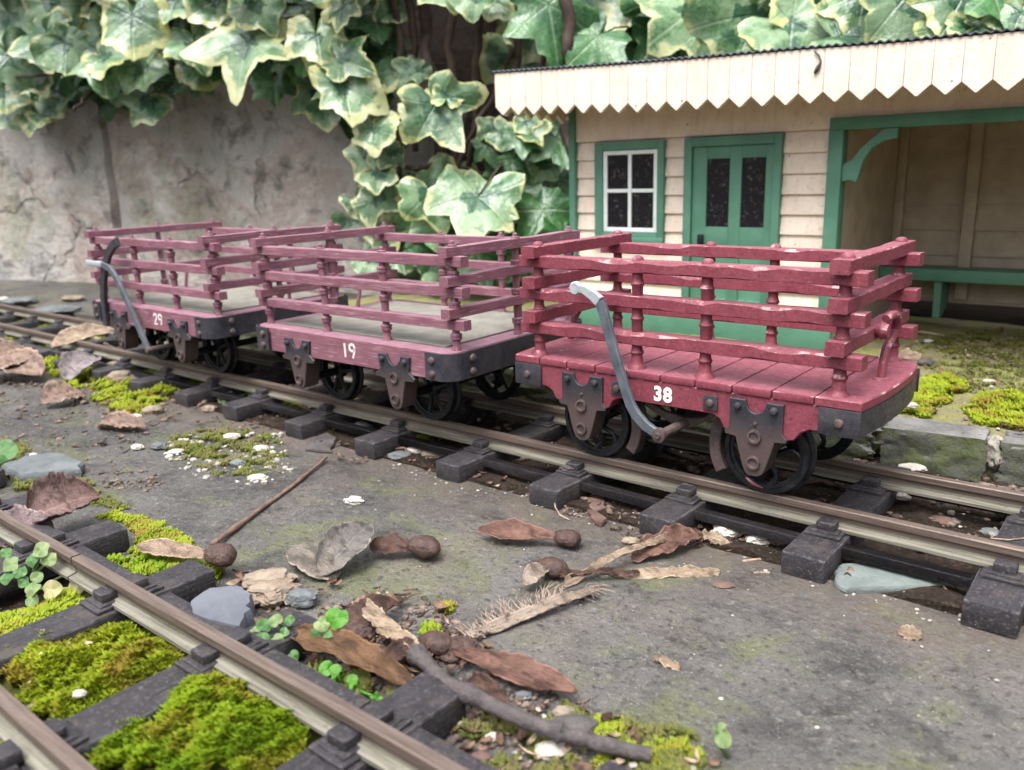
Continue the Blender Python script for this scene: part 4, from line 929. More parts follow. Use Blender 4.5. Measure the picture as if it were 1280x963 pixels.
class Ivy:
    def __init__(s, label): s.root = empty('ivy', (0, 0, 0)); tag(s.root, label, 'plant', 'ivy hanging over the wall'); s.V, s.D, s.st = MB(), MB(), MB(); s.r = random.Random(len(label))
    def leaf(s, p, size, rot, dark, deep=None, up=.35, cup=None):
        r = s.r; tip = CR * math.sin(rad(rot)) - CU * math.cos(rad(rot)); n = (CB + Vector((r.uniform(-.35, .35), r.uniform(-.2, .2), up + r.uniform(-.2, .25)))).normalized()
        if deep is None: deep = r.uniform(.25, .65) if not dark else r.uniform(.7, 1)
        c = p - tip * size * .22
        ivy_leaf(s.D if dark else s.V, c, size * .76, tip, n, deep, r.uniform(.1, .4) if cup is None else cup, r)
        e = c - tip * size * .25 + Vector((r.uniform(-8, 8), r.uniform(12, 26), r.uniform(-4, 10)))
        s.st.tube([c, (c + e) / 2 + Vector((0, 2, 2)), e], [.5, .6, .7], 5)
    def px(s, u, v, w_, d, rot, dark=False, deep=None, up=.35, cup=None):
        p = upl(u, v, WA + d, WB) if not s.byy else uy(u, v, d); size = w_ * (p - Vector(CAM)).dot(-CB) / FPX; s.leaf(p, size, rot, dark, deep, up, cup)
    byy = False
    def stem(s, pts, r0, r1): n = len(pts); m = MB(); P = [p.lerp(q, k / 5) for p, q in zip(pts, pts[1:]) for k in range(5)] + [pts[-1]]; n = len(P); P = [p + Vector((nz(i * .5, r0 * 9), nz(i * .5, r0 * 5, 3), 0)) * r0 * 1.6 for i, p in enumerate(P)]; m.tube(P, [(r0 + (r1 - r0) * i / (n - 1)) * (1 + .3 * nz(i * .7, r0 * 7)) for i in range(n)], 9); m.build('stem', BARK, s.root, rec=False, auto=0)
    def done(s):
        if s.V.v: s.V.build('foliage', IVYV, s.root, rec=False, auto=0)
        if s.D.v: s.D.build('foliage', IVYD, s.root, rec=False, auto=0)
        if s.st.v: s.st.build('stalks', BARK, s.root, rec=False, auto=0)
A = Ivy('variegated ivy hanging over the left stone slabs')
# hand placed: centre u, v, width px, offset from wall, rotation of the tip (0 = down), dark?
for q in ((18, 40, 95, -40, 20), (60, 18, 80, -46, -30), (62, 62, 85, -58, 10), (100, 22, 80, -30, 40), (112, 80, 105, -60, -50, 0, .6), (95, 60, 70, -66, 60), (166, 40, 92, -74, 5, 0, .35), (150, 75, 70, -56, 70, 0, .3), (186, 98, 64, -50, 15, 0, .4),
          (178, 138, 58, -44, -35, 0, .5), (150, 112, 48, -36, 20), (20, 85, 80, -62, 30), (38, 112, 66, -52, -25), (8, 128, 60, -44, 10), (62, 148, 44, -40, 60, 0, .2), (14, 152, 50, -36, 40, 0, .2), (45, 158, 48, -30, -20), (62, 122, 52, -28, 15, 1),
          (90, 118, 56, -26, -10, 1), (250, 72, 70, -52, 20, 0, .4), (306, 78, 128, -70, -12, 0, 1.0, .1), (345, 118, 60, -30, 10, 1), (215, 110, 60, -20, -15, 1), (232, 12, 66, -50, 40), (205, 8, 70, -44, -20), (272, 18, 74, -56, 10, 0, .3), (330, 20, 82, -60, 30, 0, .4),
          (356, 45, 60, -44, -20), (398, 60, 72, -62, 8, 0, .35), (428, 22, 56, -54, 0, 0, .9), (300, 20, 60, -36, -50), (382, 12, 60, -30, 30), (440, 82, 74, -58, 60, 0, .9), (434, 128, 88, -66, 10, 0, .5), (412, 115, 60, -52, -60, 0, .6), (130, 20, 70, -30, 10), (255, 110, 44, -24, 50, 1),
          (468, 176, 66, -60, 5, 0, .35), (450, 205, 48, -50, -40), (482, 222, 58, -52, 60, 0, .5), (470, 262, 60, -46, -10, 0, .6), (452, 262, 44, -40, 30, 0, .3), (496, 198, 44, -44, 40), (490, 100, 52, -30, 0, 0, .9), (515, 95, 52, -34, -50, 0, .9)):
    A.px(*q[:5], dark=bool(q[5]) if len(q) > 5 else False, deep=q[6] if len(q) > 6 else None, up=q[7] if len(q) > 7 else .35)
r = A.r
for k in range(300):            # filling behind and above the frame
    u = r.uniform(-120, 500); lim = 118 if u < 210 else (85 if u < 380 else 140)
    v = r.uniform(-150, lim) if r.random() < .5 else r.uniform(-60, lim); d = r.uniform(-34, 8)
    A.px(u, v, r.uniform(36, 84), d, r.uniform(-70, 70), r.random() < .65, up=.2)
for k in range(60):
    A.px(r.uniform(-120, 520), r.uniform(-220, -20), r.uniform(60, 100), r.uniform(-80, -30), r.uniform(-60, 60))
A.stem([upl(130, 100, WA - 20, WB), upl(105, 125, WA - 46, WB), upl(92, 138, WA - 60, WB)], 1.6, 1.2)
A.stem([upl(-20, 92, WA - 60, WB), upl(35, 97, WA - 64, WB), upl(80, 90, WA - 50, WB)], 1.0, 1.0)
for u0 in (-40, 90, 205, 330, 410): A.stem([upl(u0, -80, WA - 5, WB), upl(u0 + 12, -20, WA - 22, WB), upl(u0 + 5, 50, WA - 24, WB), upl(u0 + 14, 95, WA - 18, WB)], 2.6, 1.0)
A.done()
B = Ivy('green and cream ivy with bare brown stems between the stone wall and the hut')
for q in ((556, 150, 104, -66, 30, 0, .95, .1), (525, 155, 64, -56, -40, 0, .5), (560, 112, 44, -62, 170, 0, .3), (596, 2, 74, -50, -10, 0, .3), (560, 0, 70, -52, 20, 0, .4), (628, 12, 66, -30, 40, 0, .5), 
          (690, 34, 130, -34, 10, 1, 1.0, .0), (735, 60, 90, -20, -40, 1), (545, 262, 100, -60, 20, 0, .7), (590, 272, 118, -70, -15, 0, .5), (612, 262, 90, -62, 60, 0, .6), (565, 300, 80, -50, 30, 0, .6), (520, 285, 60, -50, -30, 1), (690, 280, 92, -40, 30, 1, .8), (655, 252, 56, -36, 10, 1), (700, 312, 80, -44, -20, 1),
          (640, 300, 70, -40, 10, 1), (600, 330, 80, -50, 20, 1), (540, 330, 70, -50, -20, 1), (660, 335, 60, -44, 30, 1), (612, 190, 46, -30, 20, 1), (636, 172, 44, -34, 60), (652, 182, 50, -40, 0, 1), (638, 208, 42, -36, -20, 1), (668, 172, 44, -36, 30), (700, 190, 66, -24, 10, 1), (676, 212, 48, -26, -30), (618, 222, 40, -26, 0, 1),
          (700, 235, 60, -16, 0, 1), (480, 300, 60, -40, -20, 0, .5), (500, 322, 60, -40, 10), (470, 330, 50, -30, 50), (610, 165, 38, -30, -60), (660, 160, 36, -36, 20), (636, 232, 52, -22, 40, 1), (560, 345, 64, -44, 20), (440, 285, 44, -16, 20, 0, .5)):
    B.px(*q[:5], dark=bool(q[5]) if len(q) > 5 else False, deep=q[6] if len(q) > 6 else None, up=q[7] if len(q) > 7 else .35)
r = B.r
for k in range(130):
    u = r.uniform(500, 740); v = r.choice((r.uniform(235, 360), r.uniform(-160, 0)))
    B.px(u, v, r.uniform(36, 74), r.uniform(-10, 40), r.uniform(-60, 60), r.random() < .75, up=.2)
for k in range(50): B.px(r.uniform(650, 760), r.uniform(140, 300), r.uniform(34, 66), r.uniform(0, 50), r.uniform(-60, 60), True, up=.2)
for pts, a, b in ((((525, -60), (533, 40), (548, 130), (560, 190)), 4.4, 3.4), (((610, 260), (560, 240), (510, 268), (470, 300)), 4.6, 4.0), (((590, -50), (600, 40), (596, 130), (585, 215)), 2.6, 2.0), (((640, 60), (622, 110), (592, 160), (570, 215)), 1.6, 1.4),
                  (((470, -60), (500, 40), (510, 120), (520, 190)), 2.6, 2.0), (((560, 205), (600, 215), (640, 250), (655, 280)), 1.2, 1.0), (((690, -40), (680, 60), (672, 130), (650, 210)), 2.2, 1.8), (((430, 45), (470, 80), (480, 130), (500, 185)), 1.6, 1.4), (((545, 205), (520, 212), (505, 208)), 2.0, 1.6),
                  (((640, -60), (648, 60), (640, 140), (655, 240)), 3, 2), (((500, -60), (520, 60), (500, 140), (498, 240)), 3, 2), (((575, -60), (560, 60), (580, 150), (560, 260)), 3, 2), (((700, -60), (712, 30), (700, 110), (716, 200)), 4, 3)):
    dd = -22 if a < 4.7 else 30
    B.stem([upl(u, v, WA + dd + 8 * math.sin(i * 2 + u), WB) for i, (u, v) in enumerate(pts)], a, b)
B.done()
Rr = Ivy('large pale variegated ivy leaves rising behind the hut roof')
Rr.byy = True
for q in ((790, 20, 120, 292, -30, 0, .6), (835, 62, 90, 286, 20, 1), (872, 46, 150, 282, 15, 0, .9, .1), (935, 45, 130, 280, -20, 0, .6, .1), (760, 62, 90, 300, 40, 1), (780, 72, 70, 288, 0, 1), (860, 5, 120, 296, 60), (925, 5, 110, 292, 10), (985, 18, 110, 286, -40, 0, .7), (1010, 45, 120, 280, 50, 0, .4, .1), (1075, 20, 130, 280, -10, 0, .8, .1), (1068, 52, 90, 276, 70, 0, .3),
          (1140, 22, 120, 280, 20, 0, .7, .1), (1190, 20, 110, 276, -30, 0, .5, .1), (1180, 45, 60, 274, 40), (1245, 14, 110, 282, 10, 1, .9), (1270, 30, 70, 280, -20), (1120, 48, 80, 274, -60), (1210, 46, 60, 276, 10), (720, 78, 70, 306, -20, 1), (745, 15, 100, 300, 20), (705, 10, 80, 312, 0), (960, 62, 60, 276, 20), (890, 70, 70, 278, -60), (1232, 40, 50, 276, 70)):
    Rr.px(*q[:5], dark=bool(q[5]) if len(q) > 5 else False, deep=q[6] if len(q) > 6 else None, up=q[7] if len(q) > 7 else .35)
r = Rr.r
for k in range(190):
    Rr.px(r.uniform(640, 1420), r.uniform(-170, 95), r.uniform(60, 120), r.uniform(300, 350), r.uniform(-60, 60), r.random() < .35, up=.2)
for u0 in (760, 850, 1000, 1120, 1230): Rr.stem([uy(u0 + 10, 130, 320), uy(u0, 60, 305), uy(u0 + 14, 10, 300), uy(u0 - 10, -70, 310)], 2.4, 1.6)
Rr.done()

# ------------------------------------------------------------------ moss
def inside(p, poly):
    x, y = p; c = False; n = len(poly)
    for i in range(n):
        x1, y1 = poly[i]; x2, y2 = poly[(i + 1) % n]
        if (y1 > y) != (y2 > y) and x < (x2 - x1) * (y - y1) / (y2 - y1) + x1: c = not c
    return c
def edist(p, poly):
    m = 1e9; n = len(poly)
    for i in range(n):
        a = Vector(poly[i]); b = Vector(poly[(i + 1) % n]); ab = b - a; t = max(0, min(1, (Vector(p) - a).dot(ab) / max(ab.dot(ab), 1e-6))); m = min(m, (Vector(p) - a - ab * t).length)
    return m
def moss(label, pxpoly, z, height, count, mat, tuft=1.4, soft=5, patchy=0.0, seed=0, basemat=None, blades=7, avoid=None):
    r = random.Random(seed + 5); poly = [tuple(uz(u, v, z)[:2]) for u, v in pxpoly]
    xs = [p[0] for p in poly]; ys = [p[1] for p in poly]; mb = MB(); uvs = []
    def hh(x, y, e): return z + height * (1 - math.exp(-e / soft)) * (.62 + .75 * nz(x * .09, y * .09, seed) + .45 * nz(x * .33, y * .33, seed) + .25 * nz(x * .9, y * .9, seed))
    n = 0; tries = 0
    while n < count and tries < count * 12:
        tries += 1; x, y = r.uniform(min(xs), max(xs)), r.uniform(min(ys), max(ys))
        if not inside((x, y), poly): continue
        if patchy and nz(x * .16, y * .16, seed) + .6 * nz(x * .5, y * .5, seed) < patchy - .35 * 0: continue
        e = edist((x, y), poly)
        if e < soft * (.35 + 1.7 * nz(x * .13, y * .13, seed + 3) + .8 * nz(x * .5, y * .5, seed + 3)): continue
        if avoid and avoid(x, y): continue
        h0 = hh(x, y, e); n += 1; L = tuft * r.uniform(.6, 1.6); lean = Vector((r.uniform(-.4, .4), r.uniform(-.4, .4), 1)).normalized()
        base = Vector((x, y, h0 - tuft * .75)); tone = r.random() * .55 + .45 * (.5 + nz(x * .12, y * .12, seed + 9)); vs = []; fs = []
        for q in range(blades):
            an = q * 2.4 + r.random(); k = .25 + .75 * q / blades; bl = L * r.uniform(.38, .6); wv = L * .10
            d = Vector((math.cos(an), math.sin(an), r.uniform(.35, 1.1))).normalized(); s0 = base + lean * L * k; sd_ = d.cross(Vector((0, 0, 1))).normalized() * wv
            o = len(vs); vs += [s0 - sd_, s0 + sd_, s0 + d * bl * .55 + sd_ * .8, s0 + d * bl, s0 + d * bl * .55 - sd_ * .8]; fs += [(o, o + 1, o + 2, o + 3, o + 4)]
            uvs += [(tone, k * .5), (tone, k * .5), (tone, k), (tone, min(1, k + .3)), (tone, k)]
        mb.add(vs, fs)
    mb.uv['rnd'] = uvs; o = mb.build('moss', mat, rec=False, auto=0); tag(o, label, 'moss', None, 'stuff')
    if height > 1.4:   # brown cushion underneath, so the mat is closed
        st = max(1.5, (max(xs) - min(xs)) / 60); b = MB(); idx = {}; vs = []; fs = []
        nx, ny = int((max(xs) - min(xs)) / st) + 1, int((max(ys) - min(ys)) / st) + 1
        for j in range(ny + 1):
            for i in range(nx + 1):
                x, y = min(xs) + i * st, min(ys) + j * st; ins = inside((x, y), poly); e = edist((x, y), poly) if ins else 0
                idx[i, j] = len(vs); vs.append((x, y, (hh(x, y, e) - tuft * .9) if ins and e > st * .5 else z - 1.2))
        for j in range(ny):
            for i in range(nx):
                if any(vs[idx[i + a, j + c]][2] > z - 1.1 for a in (0, 1) for c in (0, 1)): fs.append((idx[i, j], idx[i + 1, j], idx[i + 1, j + 1], idx[i, j + 1]))
        b.add(vs, fs, True); b.build('moss_base', simple_moss, o, rec=False, auto=0)
    return o
simple_moss = simple('dark_moss_floor', (.05, .06, .015), (.10, .10, .025), .8, .95, .6, 2.5, .1)
ZG = -11.6
def rails_fg(x, y): return abs(y + 140.6) < 3.0 or abs(y + 172.7) < 3.0
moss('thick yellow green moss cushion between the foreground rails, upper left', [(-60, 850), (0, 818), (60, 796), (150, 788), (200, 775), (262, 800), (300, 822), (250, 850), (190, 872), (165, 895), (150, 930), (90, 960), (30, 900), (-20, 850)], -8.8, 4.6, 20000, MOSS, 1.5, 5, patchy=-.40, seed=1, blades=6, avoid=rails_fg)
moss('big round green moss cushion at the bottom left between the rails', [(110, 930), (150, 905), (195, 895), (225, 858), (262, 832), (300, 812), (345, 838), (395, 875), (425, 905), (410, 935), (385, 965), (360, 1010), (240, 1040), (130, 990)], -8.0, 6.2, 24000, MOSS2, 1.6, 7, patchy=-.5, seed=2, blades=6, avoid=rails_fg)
moss('low moss under the small round leaved plant at the left', [(-20, 780), (40, 765), (95, 728), (150, 742), (120, 772), (40, 800), (-20, 812)], -9.5, 3.4, 6500, MOSS, 1.3, 4, seed=3, avoid=rails_fg)
moss('mossy fringe left of the sleeper ends in the foreground', [(120, 648), (150, 638), (200, 652), (262, 690), (238, 706), (190, 700), (155, 694), (170, 668)], ZG, 1.5, 4200, MOSS, 1.1, 3, patchy=-.2, seed=4)
moss('bright moss strip under the winged seed', [(128, 700), (190, 700), (240, 704), (300, 712), (270, 730), (200, 740), (165, 720)], ZG, 2.8, 4600, MOSS2, 1.4, 3, seed=5, avoid=rails_fg)
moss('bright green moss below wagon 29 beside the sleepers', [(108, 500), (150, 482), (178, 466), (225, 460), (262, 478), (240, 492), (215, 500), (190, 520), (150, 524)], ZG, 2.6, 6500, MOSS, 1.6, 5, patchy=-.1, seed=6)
moss('thin moss with grit on the slab in front of wagon 29', [(178, 560), (235, 540), (290, 536), (345, 545), (362, 570), (350, 598), (310, 604), (270, 598), (235, 580)], ZG, 1.0, 3200, MOSS3, 1.4, 4, patchy=0.02, seed=7)
moss('moss between the rails left of wagon 29', [(0, 392), (40, 384), (110, 410), (165, 432), (120, 432), (60, 420), (10, 408)], ZG, 3.4, 2400, MOSS, 2.4, 5, patchy=-.3, seed=8)
moss('moss outside the near rail at the far left', [(-20, 425), (20, 424), (70, 436), (130, 462), (90, 470), (50, 462), (-20, 452)], ZG, 3.2, 2600, MOSS, 2.4, 5, patchy=-.3, seed=9)
moss('moss beside the rail below the left end of wagon 29', [(60, 468), (105, 452), (150, 462), (200, 470), (170, 486), (120, 492), (80, 486)], ZG, 2.6, 1800, MOSS, 2.2, 4, patchy=-.1, seed=10)
moss('bright moss mound on the platform right of wagon 38', [(1108, 515), (1130, 496), (1148, 478), (1185, 470), (1212, 482), (1200, 500), (1175, 512), (1160, 524), (1125, 520)], 1.0, 3.2, 6000, MOSS, 1.6, 5, patchy=-.3, seed=11)
moss('thin moss on the platform at the right edge behind the kerb', [(1195, 520), (1215, 495), (1260, 490), (1310, 500), (1320, 545), (1260, 545), (1215, 534)], 1.0, 2.0, 3400, MOSS, 1.6, 4, patchy=-.08, seed=12)
moss('sparse olive moss over the platform in front of the hut', [(1130, 470), (1150, 425), (1220, 412), (1330, 420), (1330, 500), (1230, 495), (1160, 480)], 1.0, .5, 4500, MOSS3, 1.3, 6, patchy=-.05, seed=13)
moss('moss and grit at the bottom centre behind the dark twig', [(560, 905), (620, 880), (700, 878), (760, 895), (850, 905), (900, 940), (880, 985), (700, 1000), (600, 975), (565, 940)], ZG, 1.0, 5200, MOSS3, 1.1, 4, patchy=.02, seed=14)
moss('bright moss at the bottom right of the twig', [(700, 925), (740, 898), (830, 905), (885, 935), (860, 985), (740, 985)], ZG, 1.0, 3200, MOSS, 1.1, 4, patchy=.1, seed=15)
moss('tiny moss tuft on the slab above the bark strip', [(545, 760), (560, 752), (572, 760), (560, 772)], ZG, 1.0, 220, MOSS, 1.3, 1.5, seed=16)
moss('small bright moss tuft among the dead leaves', [(518, 795), (530, 782), (552, 788), (548, 802), (528, 806)], ZG, 2.0, 420, MOSS2, 1.5, 2, seed=17)
moss('olive moss under the dead leaves at the foreground rail', [(395, 835), (450, 850), (520, 880), (500, 890), (440, 875), (380, 850)], ZG, 2.5, 1400, MOSS3, 1.8, 3, seed=18, avoid=rails_fg)
moss('yellow moss tufts along the near rail of the wagon track', [(350, 500), (372, 496), (376, 510), (352, 512)], -10, 2.0, 420, MOSS, 1.6, 2, seed=19)
moss('moss tuft beside the rail below wagon 19', [(500, 540), (535, 545), (535, 556), (505, 552)], -10, 2.0, 500, MOSS, 1.6, 2, seed=20)
moss('ragged moss in the gap left of the flat slate chip', [(-20, 560), (20, 548), (45, 566), (30, 592), (70, 606), (50, 640), (0, 600), (-20, 590)], ZG, 1.4, 2000, MOSS3, 1.6, 3, patchy=.0, seed=21)
moss('low moss along the slab edge left of the curled grey leaf', [(120, 640), (60, 600), (110, 600), (170, 636), (215, 668), (170, 660)], ZG, .9, 1500, MOSS3, 1.1, 3, patchy=.02, seed=23)
moss('rusty moss outside the nearest rail in the corner', [(-60, 860), (0, 880), (60, 930), (100, 985), (0, 1010), (-60, 960)], -9, 3.0, 2600, MOSS, 2.0, 4, seed=22, avoid=rails_fg)

# ------------------------------------------------------------------ grit
def grit(name, label, pxpoly, z, count, smin, smax, mat, seed):
    r = random.Random(seed); poly = [tuple(uz(u, v, z)[:2]) for u, v in pxpoly]; xs = [p[0] for p in poly]; ys = [p[1] for p in poly]; mb = MB(); n = 0; T = 0
    ico = bmesh.new(); bmesh.ops.create_icosphere(ico, subdivisions=1, radius=1); iv = [q.co.copy() for q in ico.verts]; fi = [tuple(v.index for v in f.verts) for f in ico.faces]; ico.free()
    while n < count and T < count * 20:
        T += 1; x, y = r.uniform(min(xs), max(xs)), r.uniform(min(ys), max(ys))
        if not inside((x, y), poly) or nz(x * .1, y * .1, seed) < -.15: continue
        n += 1; s = smin + (smax - smin) * r.random() ** 3; a = r.uniform(0, 6); fl = r.uniform(.4, .8); sx = r.uniform(.7, 1.4)
        zc = z + s * fl * .35
        mb.add([(x + s * (p.x * sx * math.cos(a) - p.y * math.sin(a)) * (1 + .35 * nz(p.x * 2 + n, p.y * 2)), y + s * (p.x * sx * math.sin(a) + p.y * math.cos(a)), zc + s * fl * p.z) for p in iv], fi)
    o = mb.build(name, mat, rec=False, auto=0); tag(o, label, 'grit', None, 'stuff'); return o
def m_grit(nm, cols):
    m = Mat(nm, .8, .3); m.col(m.mix(m.ramp(m.noise(.35, 2, .4), [(.38, 0), (.62, 1)]), cols[0], cols[1])).bump(m.noise(3, 4), .15); return m.m
G1 = m_grit('brown_grit', ((.04, .028, .022), (.19, .14, .115))); G2 = m_grit('pale_grit', ((.24, .215, .185), (.44, .41, .37)))
TR = [(-10, 372), (1300, 600), (1300, 720), (-10, 430)]
grit('gravel', 'brown grit and crumbs of earth lying between the rails', TR, -11.0, 2600, .35, 1.9, G1, 1)
grit('gravel', 'pale crumbs of stone scattered over the track bed', TR, -10.8, 320, .3, 1.3, G2, 2)
grit('gravel', 'reddish brown grit spilled on the slab below wagon 38', [(690, 600), (800, 625), (960, 668), (960, 690), (800, 680), (760, 660), (700, 640)], -11.2, 700, .25, 1.0, G1, 3)
grit('gravel', 'pale grit spilled on the slab beside the sleepers', [(500, 575), (800, 625), (1010, 690), (1290, 790), (1200, 790), (900, 700), (700, 650), (480, 590)], -11.3, 260, .15, .6, G2, 4)
grit('gravel', 'grit among the thin moss in front of wagon 29', [(190, 545), (350, 540), (370, 600), (300, 612), (220, 590)], -11.3, 260, .3, 1.4, G2, 5)
grit('gravel', 'dark crumbs on the slab right of the flat slate chip', [(125, 590), (180, 588), (210, 600), (190, 615), (130, 612)], -11.3, 160, .25, .9, G1, 6)
grit('gravel', 'grit at the foot of the kerb behind the far rail', [(1060, 575), (1290, 615), (1290, 640), (1050, 590)], -9.5, 420, .3, 1.7, G1, 7)
grit('gravel', 'brown leaf litter crumbs around the dead leaf pile', [(400, 760), (520, 740), (640, 830), (720, 880), (900, 960), (600, 990), (540, 900), (420, 830)], -11.4, 1500, .2, 1.0, G1, 8)
grit('gravel', 'pale grit in the bottom centre moss', [(540, 880), (700, 880), (900, 930), (900, 990), (560, 990)], -10.9, 70, .2, .7, G2, 9)
grit('gravel', 'crumbs and pebbles strewn over the platform', [(1120, 510), (1140, 420), (1320, 410), (1320, 550), (1200, 540)], 1.4, 130, .2, .9, G2, 10)
grit('gravel', 'brown crumbs strewn over the platform', [(1120, 510), (1140, 420), (1320, 410), (1320, 550), (1200, 540)], 1.2, 300, .2, 1.1, G1, 11)
grit('gravel', 'fine pale specks strewn over the large paving slab', [(200, 600), (500, 590), (800, 680), (1290, 800), (1290, 990), (900, 990), (600, 760), (250, 660)], -11.3, 90, .12, .42, G2, 12)
grit('gravel', 'grit and crumbs left of the foreground track', [(-20, 470), (120, 450), (240, 500), (160, 560), (0, 560)], -11.3, 420, .3, 1.6, G1, 13)

def flakes(label, pxpoly, z, count, smin, smax, mat, seed):
    r = random.Random(seed); poly = [tuple(uz(u, v, z)[:2]) for u, v in pxpoly]; xs = [p[0] for p in poly]; ys = [p[1] for p in poly]; mb = MB(); n = 0; T = 0
    while n < count and T < count * 20:
        T += 1; x, y = r.uniform(min(xs), max(xs)), r.uniform(min(ys), max(ys))
        if not inside((x, y), poly) or nz(x * .12, y * .12, seed) < -.1: continue
        n += 1; L = smin + (smax - smin) * r.random() ** 2.5; W = L * r.uniform(.15, .7); a = r.uniform(0, 6.3); q = Matrix.Rotation(a, 3, 'Z') @ Matrix.Rotation(r.uniform(-.5, .5), 3, 'X') @ Matrix.Rotation(r.uniform(-.35, .35), 3, 'Y'); vs = []
        for i in range(5):
            t = i / 4 - .5; w_ = W * (1 - (2 * abs(t)) ** 2 * .8) * r.uniform(.7, 1.2)
            for sgn in (-1, 0, 1): vs.append(Vector((x, y, z + .5 + L * .12)) + q @ Vector((L * t, w_ * .5 * sgn, .12 * L * abs(sgn) + .1 * L * (4 * t * t))))
        mb.add(vs, [(i * 3 + k, i * 3 + k + 1, (i + 1) * 3 + k + 1, (i + 1) * 3 + k) for i in range(4) for k in range(2)], True)
    o = mb.build('leaf_litter', mat, rec=False, auto=0); tag(o, label, 'litter', None, 'stuff'); return o
LIT = m_grit('brown_litter', ((.035, .02, .014), (.17, .105, .07))); LIT2 = m_grit('straw_litter', ((.13, .09, .06), (.34, .26, .18)))
NEAR = [(-10, 430), (150, 470), (350, 520), (560, 570), (760, 615), (960, 665), (1290, 745), (1290, 780), (1000, 720), (800, 665), (560, 600), (330, 560), (-10, 480)]
flakes('brown leaf crumbs caught between the sleeper ends', NEAR, -11.0, 700, .6, 3.6, LIT, 1)
flakes('straw coloured crumbs caught between the sleeper ends', NEAR, -10.8, 160, .5, 3.2, LIT2, 2)
flakes('brown leaf crumbs between the rails', TR, -10.6, 500, .8, 4.0, LIT, 3)
flakes('brown leaf crumbs at the left between the tracks', [(-20, 450), (120, 450), (240, 500), (180, 600), (120, 640), (0, 640)], -11.1, 260, .6, 4, LIT, 4)
flakes('brown leaf crumbs around the leaf pile', [(290, 720), (520, 740), (640, 830), (740, 890), (900, 960), (600, 990), (500, 900), (400, 840), (300, 780)], -11.2, 420, .5, 4.2, LIT, 5)
flakes('straw coloured crumbs around the leaf pile', [(290, 720), (520, 740), (640, 830), (740, 890), (900, 960), (600, 990), (500, 900), (400, 840), (300, 780)], -11.0, 120, .5, 3.6, LIT2, 6)
flakes('brown crumbs in the moss between the foreground rails', [(0, 760), (260, 780), (420, 890), (300, 960), (0, 960)], -6.5, 60, .5, 2.6, LIT2, 7)
flakes('brown crumbs lying on the platform', [(1120, 510), (1140, 415), (1320, 410), (1320, 550), (1200, 540)], 1.6, 200, .5, 3.2, LIT, 8)
# ------------------------------------------------------------------ stones and chips
SLATE = simple('grey_slate', (.07, .077, .08), (.145, .155, .16), .12, .6, .35, 1.2, .4)
SLATEB = simple('blue_grey_slate', (.075, .082, .10), (.14, .148, .168), .06, .55, .25, 1.2, .4)
SLATEG = simple('pale_green_slate', (.095, .115, .108), (.175, .20, .19), .12, .6, .3, 1.5, .4)
TAN = simple('tan_stone', (.15, .115, .085), (.30, .24, .185), .25, .85, .5, 1.0, .2)
PALE = simple('pale_stone', (.34, .30, .26), (.55, .51, .45), .35, .8, .4, 1.4, .3)
RED = simple('reddish_stone', (.075, .045, .037), (.155, .10, .082), .2, .75, .3, 1.2, .3)
DKST = simple('dark_stone', (.045, .04, .04), (.11, .10, .095), .25, .8, .5, 1.0, .3)
def stone(u, v, wpx, hpx, mat, label, group='loose stones on the slab and track bed', z=SLZ, hgt=None, rz=0, seed=None, blocky=.0, depth=None, cat='stone', name='stone', amp=.14):
    p = uz(u, v + hpx * .35, z); D = (p - Vector(CAM)).dot(-CB) / FPX; w_ = wpx * D; h = hgt or hpx * D * .75; dep = depth or w_ * .7
    o = rock(None, name, mat, 4, (seed if seed is not None else int(u * 7 + v) % 97), amp, .8, (p.x, p.y, z + h * .36), (w_, dep, h), blocky=blocky, rz=rad(38 + rz)); tag(o, label, cat, group); return o
def chip(pxs, z, th, mat, label, name='slate_chip', lift=0.0, cat='stone', group='loose stones on the slab and track bed'):
    pts = [uz(u, v, z + th) for u, v in pxs]; cx = sum(p.x for p in pts) / len(pts); cy = sum(p.y for p in pts) / len(pts); ring = []
    n = len(pts)
    for i in range(n):
        a, b = pts[i], pts[(i + 1) % n]
        for k in range(4): q = a.lerp(b, k / 4); j = .05 * (a - b).length * nz(q.x * .9, q.y * .9, 4) * 2; ring.append((q.x + j, q.y + j))
    vs = []; N = len(ring); lays = ((1.0, 0), (1.03, th * .35), (1.01, th * .75), (.95, th), (.6, th * 1.06), (.25, th * 1.08))
    for s_, h in lays:
        for x, y in ring: xx, yy = cx + (x - cx) * s_, cy + (y - cy) * s_; vs.append((xx - cx + .25 * nz(xx, yy, h * 3), yy - cy + .25 * nz(yy, xx, h * 3), h + .22 * nz(xx * .5, yy * .5, 2) + lift * (xx - cx)))
    vs.append((0, 0, th * 1.08)); fs = [(i * N + k, i * N + (k + 1) % N, (i + 1) * N + (k + 1) % N, (i + 1) * N + k) for i in range(len(lays) - 1) for k in range(N)]
    fs += [((len(lays) - 1) * N + k, (len(lays) - 1) * N + (k + 1) % N, len(vs) - 1) for k in range(N)] + [tuple(range(N))[::-1]]
    m = MB(); m.add(vs, fs, True); o = m.build(name, mat, loc=(cx, cy, z), auto=32); tag(o, label, cat, group); return o
chip([(1045, 712), (1052, 704), (1080, 702), (1130, 709), (1182, 725), (1184, 728), (1165, 731), (1100, 733), (1060, 735), (1046, 728)], SLZ, 1.7, SLATEG, 'pale green pointed slate chip beside the sleepers at lower right')
chip([(2, 580), (30, 570), (62, 565), (85, 568), (104, 577), (98, 584), (60, 590), (22, 593)], SLZ, 3.4, SLATE, 'flat grey slate chip on the slab at the left edge')
chip([(236, 752), (262, 734), (300, 730), (314, 742), (312, 762), (298, 784), (270, 778), (240, 768)], -10.5, 5.0, SLATEB, 'blue grey angular slate against the foreground sleeper')
